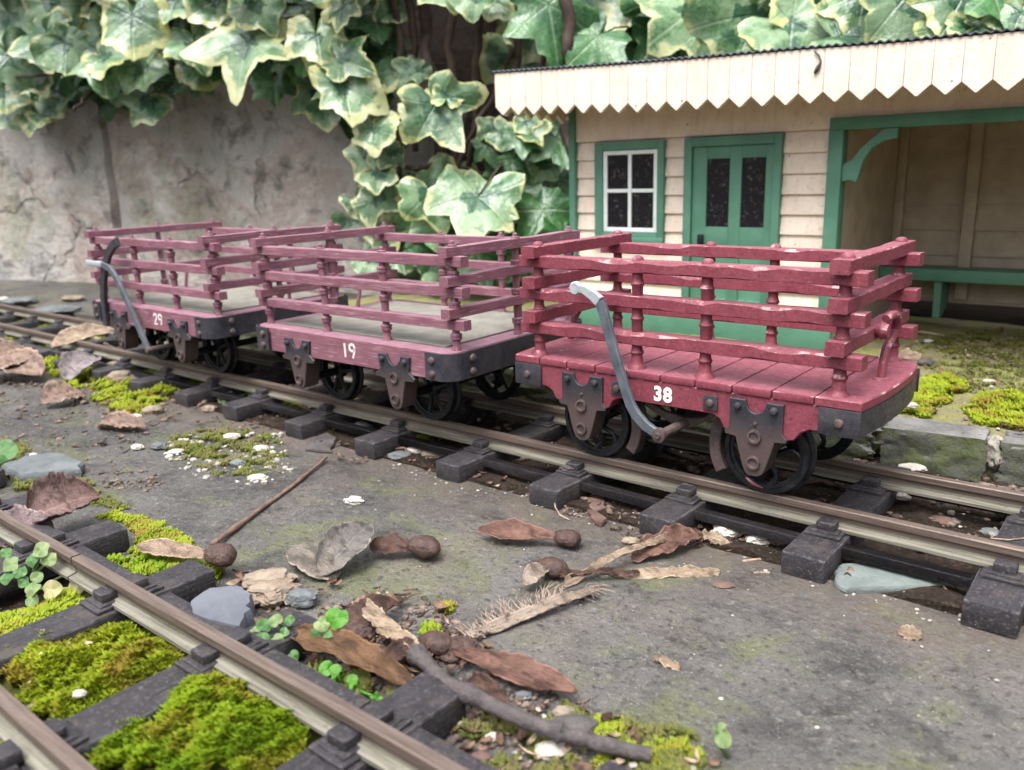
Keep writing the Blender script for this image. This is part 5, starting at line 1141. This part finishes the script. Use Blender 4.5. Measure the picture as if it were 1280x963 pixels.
chip([(262, 775), (285, 768), (300, 780), (292, 790), (270, 788)], -11, 3.0, SLATE, 'small dark slate lump below the blue grey one')
stone(340, 738, 62, 40, TAN, 'tan crumbly stone right of the blue grey slate', amp=.22)
stone(335, 722, 70, 26, TAN, 'flat brownish crust above the tan stone', amp=.25)
stone(378, 745, 40, 34, SLATE, 'grey green stone right of the tan stone')
stone(352, 788, 60, 46, DKST, 'dark stone behind the small light green plant')
stone(310, 778, 34, 22, TAN, 'small tan stone touching the foreground rail')
stone(908, 662, 36, 22, PALE, 'cream crumbly stone between two sleepers, larger of the pair', amp=.25)
stone(946, 674, 28, 17, PALE, 'cream crumbly stone between two sleepers, smaller of the pair', amp=.25)
stone(788, 675, 22, 12, TAN, 'small tan stone on the slab left of the sleeper')
stone(443, 625, 22, 13, PALE, 'white flaky pebble alone on the slab', amp=.3)
stone(1140, 584, 34, 14, PALE, 'white stone wedged between the far rail and the kerb', z=-9)
stone(1100, 612, 22, 16, TAN, 'lichen covered stone by the far rail chair', z=-10)
stone(1130, 618, 24, 16, PALE, 'yellowish stone inside the far rail', z=-10)
stone(1176, 650, 32, 14, RED, 'purplish stone between the rails at the right')
stone(1256, 640, 24, 14, TAN, 'ochre pebble beside the tie bar at the right edge', z=-10)
stone(1236, 664, 26, 12, SLATEG, 'greenish pebble half under the near rail')
stone(745, 616, 16, 10, SLATEG, 'blue green pebble by the sleeper below wagon 38')
stone(905, 730, 26, 9, RED, 'dark reddish pebble on the slab below the bark strip')
stone(630, 492, 20, 14, DKST, 'dark pebble under the end of wagon 19')
stone(570, 590, 18, 12, DKST, 'dark pebble right of the sleeper below wagon 19')
stone(425, 532, 16, 13, SLATE, 'round grey pebble between two sleepers below wagon 19')
stone(452, 532, 26, 16, SLATE, 'grey pebble next to the tie bar below wagon 19')
stone(500, 568, 28, 14, SLATE, 'slate grey pebble under the debris right of the sleeper')
stone(520, 562, 26, 14, PALE, 'pinkish white pebble right of the sleeper below wagon 19')
stone(545, 565, 36, 16, TAN, 'flat brown stone between sleepers below wagon 19')
stone(146, 458, 30, 22, TAN, 'tan stone on the sleeper end below wagon 29')
stone(152, 470, 34, 24, TAN, 'ochre lichened stone beside the bright moss')
stone(172, 470, 44, 16, SLATE, 'grey flat stone beside the bright moss')
stone(136, 458, 16, 12, PALE, 'white pebble on the moss below wagon 29')
stone(74, 414, 14, 9, PALE, 'white pebble between the rails at the left')
stone(170, 520, 16, 9, PALE, 'small white pebble at the edge of the bright moss')
stone(192, 512, 26, 18, TAN, 'brown stone right of the bright moss')
stone(262, 510, 20, 12, TAN, 'small tan stone between two sleepers below wagon 29')
stone(172, 558, 16, 10, PALE, 'white pebble left of the thin moss')
stone(200, 556, 24, 12, SLATE, 'grey flat pebble in the thin moss')
stone(220, 564, 20, 8, PALE, 'flat white pebble in the thin moss')
stone(290, 545, 22, 12, PALE, 'whitish pebble at the top of the thin moss')
stone(298, 578, 20, 14, SLATEG, 'blue green pebble in the thin moss')
stone(326, 560, 20, 12, PALE, 'pale pebble at the right of the thin moss')
stone(322, 596, 24, 10, PALE, 'pale flat pebble at the lower right of the thin moss')
stone(14, 552, 22, 16, DKST, 'dark brown lump at the left edge')
stone(42, 568, 10, 6, PALE, 'small white pebble above the flat slate')
stone(705, 888, 28, 16, TAN, 'beige pebble on the dark twig')
stone(716, 905, 60, 28, DKST, 'dark rough lump under the dark twig')
stone(655, 868, 22, 12, SLATE, 'grey pebble behind the winged brown seed')
stone(690, 935, 44, 20, PALE, 'whitish flaky stone under the twig')
stone(616, 920, 18, 16, PALE, 'small white stone in the bottom moss')
stone(600, 945, 26, 18, RED, 'reddish brown stone by the foreground sleeper')
stone(56, 818, 14, 14, PALE, 'small white bud on the moss cushion', z=-5, cat='pebble', name='pebble')
stone(100, 866, 17, 13, PALE, 'white chip on the moss cushion', z=-5, cat='pebble', name='pebble')
stone(68, 952, 24, 26, PALE, 'white blurred pebble beside the nearest rail', z=-7, cat='pebble', name='pebble')
stone(1139, 506, 16, 10, PALE, 'white chip on the bright platform moss', z=4, cat='pebble', name='pebble')
stone(1236, 476, 16, 6, PALE, 'flat white chip on the platform', z=1, cat='pebble', name='pebble')
stone(1160, 426, 12, 6, PALE, 'white pebble on the platform near the end of wagon 38', z=1, cat='pebble', name='pebble')
chip([(735, 622), (752, 618), (756, 634), (744, 638), (735, 634)], SLZ, 1.2, RED, 'upper of two reddish flat chips below wagon 38')
chip([(733, 636), (745, 638), (759, 648), (752, 654), (742, 650)], SLZ, 1.2, RED, 'lower of two reddish flat chips below wagon 38')
chip([(380, 560), (388, 548), (410, 540), (420, 548), (412, 562)], SLZ, 1.5, DKST, 'dark flake of debris between sleepers below wagon 19')
CON = simple('concrete_mortar', (.20, .18, .15), (.38, .35, .30), .4, .85, .6, 1.2, .2)
stone(1236, 566, 26, 46, CON, 'crumbling pale mortar between two kerb stones', z=-8, hgt=11, depth=10, cat='mortar', name='mortar', amp=.3)

stone(862, 608, 26, 22, DKST, 'dark crusty lump of dirt on the rail chair right of the front wheel', z=-5, amp=.3)
stone(712, 585, 20, 12, DKST, 'dark lump of dirt on the rail chair below wagon 38', z=-5, amp=.3)
stone(26, 375, 44, 12, SLATE, 'flat grey rock in front of the left wall slab', z=-5)
stone(70, 386, 60, 12, SLATE, 'grey flat rock left of wagon 29 by the far rail', z=-5)
stone(92, 372, 30, 8, TAN, 'tan sliver of rock at the foot of the left wall slab', z=-5)
stone(6, 374, 14, 10, PALE, 'white pebble at the far left edge below the wall', z=-5)
# ------------------------------------------------------------------ dead leaves, seeds and twigs
LB = m_deadleaf('tan_dead_leaf', (.22, .145, .095), (.36, .26, .19)); LR = m_deadleaf('red_brown_leaf', (.075, .033, .024), (.215, .115, .085), rough=.38)
LG = m_deadleaf('grey_dead_leaf', (.13, .11, .09), (.26, .22, .185)); LP = m_deadleaf('pinkish_dead_leaf', (.15, .095, .072), (.31, .215, .165)); LD = m_deadleaf('dark_brown_leaf', (.05, .027, .02), (.14, .075, .055), rough=.38)
NUT = simple('seed_husk', (.025, .014, .012), (.105, .058, .045), .55, .4, .7, 1.2, .6); STRAW = m_deadleaf('straw', (.25, .175, .115), (.42, .32, .23), (.13, .085, .05))
FIB = m_deadleaf('pale_fibre', (.22, .165, .125), (.38, .30, .24), (.12, .085, .065))
TWG = simple('grey_brown_twig_bark', (.045, .038, .040), (.12, .10, .098), .35, .55, .8, 1.1); TWG2 = simple('light_brown_twig_bark', (.085, .05, .037), (.21, .135, .10), .35, .6, .6, 1.4)
def sheet(name, label, cat, c0, c1, w_, mat, curl=0., cup=0., z0=SLZ, lift=(0, 0), wave=.6, taper=1.0, th=.22, seed=0, nU=46, nV=20, group='dead leaves on the ground', ragged=.12, twist=0., bulge=.5, off=.2, tilt=.5):
    """a blade from c0 to c1 (pixels on the ground), width w_ px, curled across (curl, radians) and along (cup, mm)"""
    a = uz(*c0, z0 + lift[0]); b = uz(*c1, z0 + lift[1]); d = b - a; L = d.length; x = d.normalized(); y = Vector((0, 0, 1)).cross(x).normalized(); zz = x.cross(y); mid = (a + b) / 2
    vw = mid - Vector(CAM); el = math.asin(-vw.z / vw.length); flat = Vector((vw.x, vw.y, 0)).normalized(); ac = abs(y.dot(flat)); sg = 1 if y.dot(flat) > 0 else -1; tl = tilt * ac
    W = w_ * vw.dot(-CB) / FPX / ((1 - ac) + ac * math.sin(min(1.4, el + tl))); vs = []; uvs = []
    for i in range(nU + 1):
        t = i / nU; ww0 = W * (max(0.0, math.sin(PI * min(1, max(0, t)) ** taper)) ** bulge * .94 + .06)
        for j in range(nV + 1):
            s = j / nV - .5; sd2 = 1 if s > 0 else -1; ww = ww0 * (1 + ragged * (2.2 * nz(t * 6, seed + sd2 * 9) + 1.3 * nz(t * 22, seed + sd2 * 5)) * abs(s) * 2)
            if abs(curl) > .01: an = curl * s; yy = ww * math.sin(an) / curl; hz = ww * (1 - math.cos(an)) / abs(curl) * (1 if curl > 0 else -1)
            else: yy, hz = ww * s, 0
            tw = twist * (t - .5) + sg * tl; y2, h2 = yy * math.cos(tw) - hz * math.sin(tw), yy * math.sin(tw) + hz * math.cos(tw)
            h = h2 + W * .5 * abs(math.sin(tl)) * .8 + cup * (4 * t * (1 - t)) + wave * (nz(t * 4, s * 3, seed) + .5 * nz(t * 10, s * 6, seed) + .22 * nz(t * 26, s * 13, seed)) * 1.7 * (.4 + abs(s) * 1.6); uvs.append((t, s))
            p = a + d * t + y * (y2 + 1.2 * wave * nz(t * 3, seed + 4)) + zz * h
            vs.append(Vector((p.x, p.y, max(p.z, z0 - .2) + off)) - mid)
    n1 = (nU + 1) * (nV + 1); bot = [v - Vector((0, 0, th)) for v in vs]; fs = []
    for i in range(nU):
        for j in range(nV): q = i * (nV + 1) + j; fs += [(q, q + 1, q + nV + 2, q + nV + 1), (n1 + q, n1 + q + nV + 1, n1 + q + nV + 2, n1 + q + 1)]
    ring = [i * (nV + 1) for i in range(nU + 1)] + [nU * (nV + 1) + j for j in range(1, nV + 1)] + [i * (nV + 1) + nV for i in range(nU - 1, -1, -1)] + [j for j in range(nV - 1, 0, -1)]
    for k in range(len(ring)): fs.append((ring[k], n1 + ring[k], n1 + ring[(k + 1) % len(ring)], ring[(k + 1) % len(ring)]))
    m = MB(); m.add(vs + bot, fs, True); m.uv['sh'] = uvs + uvs; o = m.build(name, mat, loc=mid, auto=60); tag(o, label, cat, group); return o
def winged(label, nut, tip, nutpx, wingpx, matw, matn, z0=SLZ, curl=.8, twist=.3, lift=1.5, seed=0, group='winged seeds on the ground', cup=.4):
    a = uz(nut[0], nut[1], z0 + 1); root = empty('winged_seed', a); tag(root, label, 'seed', group)
    w = sheet('wing', None, None, nut, tip, wingpx, matw, curl, cup, z0, (1.2, lift), .25, 1.75, .22, seed, group=None, twist=twist, bulge=.7); w.parent = root; w.location = w.location - root.location
    R = nutpx * (a - Vector(CAM)).dot(-CB) / FPX / 2
    bm = bmesh.new(); bmesh.ops.create_icosphere(bm, subdivisions=3, radius=1); vs = []
    for q in bm.verts: p = q.co; f = 1 + .14 * noise.noise(p * 1.6 + Vector((seed, 0, 0))) + .10 * noise.noise(Vector((p.x * 1.5, p.y * 7, p.z * 7))); vs.append((p.x * R * 1.15 * f, p.y * R * .8 * f, p.z * R * .58 * f * (1 + .25 * p.x)))
    m = MB(); m.add(vs, [tuple(v.index for v in f.verts) for f in bm.faces], True); bm.free(); m.build('seed_case', matn, root, (0, 0, R * .6 - .6), rec=False, auto=50); return root
def twig(name, label, cat, pts, r0, r1, mat, z0=SLZ, seed=0, group='twigs and stalks on the ground', knots=True):
    P = [uz(u, v, z0 + h) for u, v, h in pts]; Q = []
    for i in range(len(P) - 1):
        for k in range(6): Q.append(P[i].lerp(P[i + 1], k / 6))
    Q.append(P[-1]); n = len(Q); mid = Q[n // 2]
    Q = [q - mid + Vector((.35 * nz(i * .3, seed), .35 * nz(i * .3, seed + 5), .2 * nz(i * .4, seed + 9))) * (r0 * .8) for i, q in enumerate(Q)]
    R = [(r0 + (r1 - r0) * i / (n - 1)) * (1 + (.3 * nz(i * .55, seed) + .2 * nz(i * 1.7, seed) + (.45 if knots and i % 13 == 4 else .12 if knots and i % 13 in (3, 5) else 0))) for i in range(n)]
    m = MB(); m.tube(Q, R, 12); o = m.build(name, mat, loc=mid, auto=60); tag(o, label, cat, group); return o
winged('red brown winged seed lying alone on the slab below wagon 38', (708, 679), (598, 668), 34, 26, LR, NUT, seed=1, curl=.7, twist=.5)
winged('winged seed with dark round case right of the grey curled leaf', (530, 692), (462, 688), 44, 26, LD, NUT, seed=2, curl=1.2)
winged('tan winged seed with a purple brown case beside the foreground sleeper', (276, 702), (172, 686), 44, 22, LB, NUT, z0=-8.5, seed=3, curl=.5, lift=.8)
winged('broad red brown winged seed behind the dark twig', (545, 812), (722, 872), 44, 34, LR, NUT, seed=4, curl=.9, twist=-.4)
winged('round brown husk with pale frayed fibres on the slab', (690, 716), (655, 735), 38, 22, FIB, NUT, seed=5, curl=1.4, cup=1.5)
# fibrous leaf skeleton
root = empty('leaf_skeleton', uz(650, 780, SLZ)); tag(root, 'pale frayed leaf skeleton of fibres lying left of the husk', 'leaf', 'dead leaves on the ground')
w = sheet('blade', None, None, (575, 806), (745, 738), 13, FIB, .6, .6, SLZ, (0, 2.2), .3, 1.0, .3, 6, group=None); w.parent = root; w.location -= root.location
m = MB(); rr = random.Random(3)
for k in range(210):
    t = k / 210; u, v = 586 + 156 * t + rr.uniform(-4, 4), 801 - 62 * t + rr.uniform(-4, 3); L = rr.uniform(.35, 1) * (22 + 26 * math.sin(t * 3)); an = rad(rr.gauss(146, 16) if t < .6 else rr.gauss(30 + 80 * (t < .8), 18)); h = .4 + rr.random() * 1.6
    P = [uz(u, v, SLZ + .5), uz(u + L * .35 * math.cos(an + .3), v - L * .35 * math.sin(an + .3) * .7, SLZ + h), uz(u + L * .7 * math.cos(an) + rr.uniform(-3, 3), v - L * .6 * math.sin(an), SLZ + h), uz(u + L * math.cos(an - .25) + rr.uniform(-5, 5), v - L * .75 * math.sin(an - .25), SLZ + .4 + rr.random() * 1.2)]
    m.tube([p - root.location / S for p in P], [.2, .15, .11, .05], 4, smooth=False)
m.build('fibres', FIB, root, rec=False, auto=0)
sheet('bark_strip', 'long tan bark strip lying flat on the slab', 'bark', (765, 722), (900, 718), 13, STRAW, .5, .3, ragged=.25, bulge=.2, seed=7)
sheet('dead_leaf', 'brown pointed leaf under the tan bark strips', 'leaf', (790, 705), (878, 672), 28, LR, .9, 1.2, seed=8, lift=(0, 1.5))
sheet('bark_strip', 'upright tan bark sliver leaning on the brown leaf', 'bark', (705, 732), (848, 670), 9, STRAW, .8, 1.5, seed=9, lift=(1, 3), bulge=.25)
sheet('bark_strip', 'dark brown stalk shred crossing the bark strips', 'bark', (700, 724), (800, 718), 8, LD, .8, .8, seed=19, lift=(1.4, 1), bulge=.3)
sheet('dead_leaf', 'curled tan leaf scrap beside the sleeper end', 'leaf', (868, 676), (912, 686), 16, STRAW, 1.6, .8, seed=10)
# grey curled leaf: two lobes
sheet('dead_leaf', 'pale pointed half of the curled grey leaf on the slab', 'leaf', (362, 690), (420, 728), 40, LG, -1.0, 2.4, seed=11, wave=.4, lift=(3, 0), ragged=.05)
sheet('dead_leaf', 'dark cupped half of the curled grey leaf on the slab', 'leaf', (404, 728), (462, 664), 50, m_deadleaf('blackened_leaf', (.10, .095, .095), (.24, .21, .18)), 1.9, 1.0, seed=12, wave=.35, lift=(0, 5), ragged=.05)
sheet('dead_leaf', 'small crisp brown leaf on the slab below wagon 29', 'leaf', (124, 536), (182, 540), 22, LP, 1.6, 1.2, seed=13, wave=.9)
sheet('dead_leaf', 'large curled brown leaf cupped against the foreground sleeper', 'leaf', (42, 668), (128, 636), 66, m_deadleaf('mauve_brown_leaf', (.12, .065, .055), (.26, .17, .155)), 2.5, 1.5, seed=14, wave=.5, lift=(0, 2), taper=.8, z0=-10)
sheet('dead_leaf', 'mauve dead leaf under the foreground rail at the left', 'leaf', (-10, 690), (70, 672), 50, m_deadleaf('mauve_leaf', (.20, .14, .14), (.32, .24, .24)), 1.0, 1.5, seed=15, z0=-10.5)
sheet('dead_leaf', 'pinkish brown dead leaf at the left edge, on top of the heap', 'leaf', (-30, 478), (44, 452), 50, LP, 1.2, 3, seed=16, lift=(2, 4))
sheet('dead_leaf', 'pinkish dead leaf at the lower edge of the heap at the left', 'leaf', (-10, 462), (52, 476), 40, LP, 1.5, 2.5, seed=17, lift=(4, 1))
sheet('dead_leaf', 'pale curled leaf with a brown tip right of the heap', 'leaf', (54, 512), (104, 500), 30, LP, 1.4, 1.6, seed=18)
sheet('dead_leaf', 'purplish crumpled leaf standing beside the sleepers', 'leaf', (84, 480), (122, 452), 34, m_deadleaf('purple_grey_leaf', (.17, .14, .15), (.33, .28, .28)), 2.0, 2, seed=20, lift=(1, 6))
sheet('dead_leaf', 'pale dry leaf blade lying across both rails left of wagon 29', 'leaf', (66, 440), (142, 416), 20, STRAW, .9, 2, seed=21, z0=-6, lift=(2, 5))
twig('straw', 'pale straw beside the dry blade left of wagon 29', 'straw', [(112, 418, 6), (128, 428, 5), (144, 436, 3)], .9, .6, STRAW, seed=3)
sheet('dead_leaf', 'brown dead leaf right of wagon 38 on the platform', 'leaf', (1122, 446), (1150, 452), 12, LB, .8, .5, z0=1, seed=22)
stone(1157, 452, 22, 13, DKST, 'dark seed lump at the tip of the brown platform leaf', z=1.5, cat='seed', name='seed', group='seeds on the platform')
# leaf pile bottom centre
sheet('dead_leaf', 'long curled red brown leaf blade against the foreground rail', 'leaf', (360, 800), (520, 868), 34, m_deadleaf('amber_leaf', (.09, .045, .02), (.22, .12, .06), rough=.35), 1.4, 2.5, seed=23, lift=(3, 1), z0=-10.5, wave=.4)
sheet('dead_leaf', 'dark brown crumpled leaf in the middle of the pile', 'leaf', (410, 812), (500, 760), 34, LD, 1.0, 2.5, seed=24, lift=(0, 1))
sheet('bark_strip', 'light tan wood sliver on top of the leaf pile', 'bark', (444, 752), (500, 800), 20, STRAW, .3, .8, seed=25, lift=(4, 3), bulge=.3)
sheet('dead_leaf', 'curled brown leaf edge left of the forked twig', 'leaf', (470, 840), (540, 812), 24, LD, 1.8, 1.5, seed=26, lift=(2, 2))
sheet('dead_leaf', 'reddish leaf scrap at the right of the pile', 'leaf', (590, 850), (640, 905), 26, LD, .8, 1.0, seed=27)
sheet('dead_leaf', 'tan leaf scrap in the middle of the pile', 'leaf', (470, 790), (540, 830), 16, STRAW, .8, 1.5, seed=28, lift=(4, 2))
stone(478, 822, 70, 30, NUT, 'wrinkled grey brown pod in the leaf pile', cat='seed pod', name='seed_pod', group='seed pods', amp=.22)
stone(572, 808, 60, 34, NUT, 'wrinkled brown pod at the head of the dark twig', cat='seed pod', name='seed_pod', group='seed pods', amp=.22)
stone(440, 790, 60, 34, NUT, 'dark brown bud under the tan wood sliver', cat='seed pod', name='seed_pod', group='seed pods', amp=.2)
twig('twig', 'thick dark grey twig lying across the foreground sleeper', 'twig', [(508, 806, 3), (530, 826, 4), (548, 848, 5), (592, 872, 5.5), (650, 898, 5), (700, 916, 4), (740, 928, 3), (812, 944, 2)], 1.55, 1.2, TWG, seed=1)
twig('twig', 'thin reddish brown twig lying diagonally on the slab', 'twig', [(264, 682, 1.6), (310, 648, 1.2), (352, 618, 1), (380, 596, 1), (408, 572, 1.4)], .72, .5, TWG2, seed=2)
twig('twig', 'short reddish twig under the tie bar left of the cream stones', 'twig', [(918, 656, 1.5), (946, 658, 2), (978, 672, 1.5)], .9, .8, simple('reddish_twig_bark', (.20, .09, .07), (.30, .15, .12), .3), seed=4)
twig('straw', 'pale straw on the slab left of the sleeper by the slate chip', 'straw', [(928, 702, .3), (950, 699, .5), (968, 698, .3)], .35, .25, STRAW, seed=5, knots=False)
twig('straw', 'second pale straw on the slab left of the sleeper', 'straw', [(942, 716, .3), (962, 716, .4)], .3, .25, STRAW, seed=6, knots=False)
twig('straw', 'thin curved hair of straw hanging over the sleeper below wagon 38', 'straw', [(693, 622, 3.5), (694, 634, 1.5), (700, 644, .4), (712, 650, .3)], .2, .16, STRAW, seed=7, knots=False)
twig('straw', 'curved dry stalk beside the sleeper below wagon 19', 'straw', [(492, 562, 1), (506, 560, 2.4), (514, 572, .6)], .5, .4, TWG2, seed=8, knots=False)
twig('straw', 'thin stalk leaning on the sleeper below wagon 29', 'straw', [(248, 508, .5), (266, 494, 2.2), (290, 490, 2.5)], .6, .5, STRAW, seed=9, knots=False)
twig('straw', 'yellow straw lying on the platform behind wagon 38', 'straw', [(1140, 414, 0), (1160, 416, .6), (1180, 420, 0)], .5, .4, STRAW, z0=2, seed=10, knots=False)
twig('straw', 'pale roots under the rightmost sleeper end', 'straw', [(1200, 770, .3), (1220, 780, .8), (1252, 790, .3)], .5, .3, STRAW, seed=11, knots=False)
twig('straw', 'pale hair of straw crossing the sleeper at the right edge', 'straw', [(1238, 673, 6), (1260, 675, 6.2), (1290, 672, 6)], .16, .14, STRAW, seed=12, knots=False)
twig('straw', 'upright brown stalk beside the left foreground sleeper', 'straw', [(34, 640, .5), (36, 618, 5), (42, 604, 8)], .35, .25, TWG2, seed=13, knots=False)
sheet('dead_leaf', 'small pale flake on the slab at the lower right', 'leaf', (816, 824), (850, 838), 10, STRAW, .3, .3, seed=30)
sheet('dead_leaf', 'bleached flake on the slab in front of the rightmost sleepers', 'leaf', (1122, 792), (1152, 800), 14, STRAW, .2, .1, seed=31, th=.2)

# ------------------------------------------------------------------ small green plants
def m_sprout(nm, a, b):
    m = Mat(nm, .4, .5); c = m.mix(m.ramp(m.noise(.3, 6, .65), [(.35, 0), (.65, 1)]), a, b); c = m.mix(m.ramp(m.noise(.8, 5), [(.62, 0), (.72, .5)]), c, (.30, .28, .12)); m.col(c).bump(m.noise(.5, 5), .6)
    tr = m.N.new('ShaderNodeBsdfTranslucent'); m.L.new(c, tr.inputs[0]); mx = m.N.new('ShaderNodeMixShader'); mx.inputs[0].default_value = .35
    m.L.new(m.b.outputs[0], mx.inputs[1]); m.L.new(tr.outputs[0], mx.inputs[2]); m.L.new(mx.outputs[0], m.N['Material Output'].inputs[0]); return m.m
SPR = m_sprout('seedling_green', (.06, .155, .045), (.125, .25, .08)); SPRP = m_sprout('pale_seedling_leaf', (.13, .22, .075), (.27, .33, .14)); SPRY = m_sprout('yellowing_seedling_leaf', (.36, .36, .15), (.50, .42, .24)); SPRD = m_sprout('grass_green', (.06, .20, .02), (.12, .32, .03))
def plant(label, base, leaves, z0=SLZ, seed=0, cat='plant'):
    """leaves: (u, v, size px, height mm above z0, material, heart-shaped?)"""
    b = uz(*base, z0); root = empty('seedling', b); tag(root, label, cat, 'small green plants'); r = random.Random(seed)
    for u, v, s, h, mt, kind in leaves:
        c = uz(u, v, z0 + h); R = .88 * s * (c - Vector(CAM)).dot(-CB) / FPX / 2; n = (CB + Vector((r.uniform(-.3, .3), r.uniform(-.3, .3), .7))).normalized()
        x = n.cross(Vector((r.uniform(-1, 1), r.uniform(-1, 1), .2))).normalized(); y = n.cross(x); vs = [c - b]; seg = 22
        for i in (1, 2, 3):
            for k in range(seg):
                a = 2 * PI * k / seg; rr = R * i / 3 * ((1 - .35 * math.exp(-(min(a, 2 * PI - a) / .5) ** 2)) if kind == 'r' else ((abs(math.sin(a / 2)) ** .35) * (1 if kind != 'l' else (.35 + .65 * abs(math.cos(a))))))
                hh = -.18 * R * (i / 3) ** 2 + .16 * R * math.sin(3 * a + seed) * (i / 3) + .35 * R * abs(math.sin(a)) * (i / 3)
                vs.append(c - b + x * rr * math.cos(a) + y * rr * math.sin(a) + n * hh)
        fs = [(0, 1 + k, 1 + (k + 1) % seg) for k in range(seg)] + [(1 + i * seg + k, 1 + (i + 1) * seg + k, 1 + (i + 1) * seg + (k + 1) % seg, 1 + i * seg + (k + 1) % seg) for i in (0, 1) for k in range(seg)]
        m = MB(); m.add(vs, fs, True); m.build('leaf', mt, root, rec=False, auto=0)
        m = MB(); e = c - b; m.tube([Vector((r.uniform(-1, 1), r.uniform(-1, 1), 0)), e * .5 + Vector((r.uniform(-1, 1), r.uniform(-1, 1), h * .12)), e - n * .2], [.4, .34, .28], 6); m.build('stalk', SPRP if mt != SPRD else SPRD, root, rec=False, auto=0)
    return root
plant('small round leaved plant growing beside the foreground rail at the left', (40, 742), [(14, 706, 26, 9, SPRP, 'r'), (42, 700, 22, 10, SPR, 'r'), (52, 688, 26, 12, SPRP, 'r'), (62, 700, 24, 10, SPRP, 'r'), (26, 716, 20, 8, SPR, 'r'), (46, 722, 18, 8, SPRP, 'r'), (64, 738, 28, 6, SPRY, 'r'), (42, 736, 24, 7, SPRP, 'r'), (40, 750, 20, 5, SPRP, 'r'), (10, 722, 22, 7, SPR, 'r'), (30, 728, 18, 6, SPR, 'r'), (86, 716, 16, 6, SPRY, 'r'), (96, 734, 24, 4, SPRY, 'r'), (8, 692, 18, 11, SPR, 'r')], seed=1)
plant('pale green clover like plant right of the foreground rail', (350, 808), [(330, 782, 22, 8, SPR, 'r'), (345, 776, 20, 9, SPRP, 'r'), (328, 800, 22, 6, SPR, 'r'), (346, 800, 20, 6, SPRP, 'r'), (362, 776, 16, 8, SPR, 'r'), (338, 812, 18, 4, SPR, 'r'), (366, 820, 18, 3, SPR, 'r'), (318, 790, 16, 6, SPRP, 'r'), (356, 790, 14, 7, SPR, 'r')], seed=2)
plant('bright green clover leaf above the leaf pile', (402, 812), [(412, 786, 30, 8, SPR, 'r'), (422, 772, 34, 10, SPRD, 'r'), (402, 780, 24, 9, SPRP, 'r'), (398, 792, 22, 7, SPR, 'r')], seed=3)
plant('fresh grass green leaves under the long curled leaf', (430, 850), [(420, 845, 34, 3, SPRD, 'l'), (442, 856, 30, 2.5, SPRD, 'l'), (408, 836, 22, 4, SPRD, 'r'), (470, 872, 30, 2, SPRD, 'l')], seed=4)
plant('single pale upright leaf at the bottom right of the moss', (905, 950), [(900, 915, 46, 5, SPRP, 'l')], seed=5)
plant('pale green leaf cut off by the left edge above the slate chip', (2, 590), [(2, 566, 42, 6, SPR, 'r')], seed=6)
plant('tiny bright seedling between sleepers below wagon 29', (312, 500), [(312, 488, 13, 4, SPRD, 'r'), (300, 496, 8, 3, SPR, 'r')], seed=7)
plant('tiny seedling beside the moss below wagon 29', (290, 512), [(283, 502, 16, 1.5, SPR, 'r'), (276, 500, 12, 1.5, SPRP, 'r')], seed=8)
plant('small leafy sprig beside the left foreground sleeper', (26, 648), [(20, 640, 14, 3, SPRD, 'r'), (28, 636, 12, 4, SPRD, 'r'), (34, 644, 12, 2, SPRD, 'r')], seed=9)
# tendril caught on the fascia
m = MB(); P = [uy(u, v, 123.6) for u, v in ((1018, 64), (1024, 70), (1026, 78), (1022, 86), (1018, 92))]; m.tube(P, [.35, .35, .4, .9, .5], 6); o = m.build('dry_tendril', TWG, auto=0)
tag(o, 'thin dry brown tendril hanging on the cream scalloped fascia', 'tendril')
bpy.context.view_layer.update()
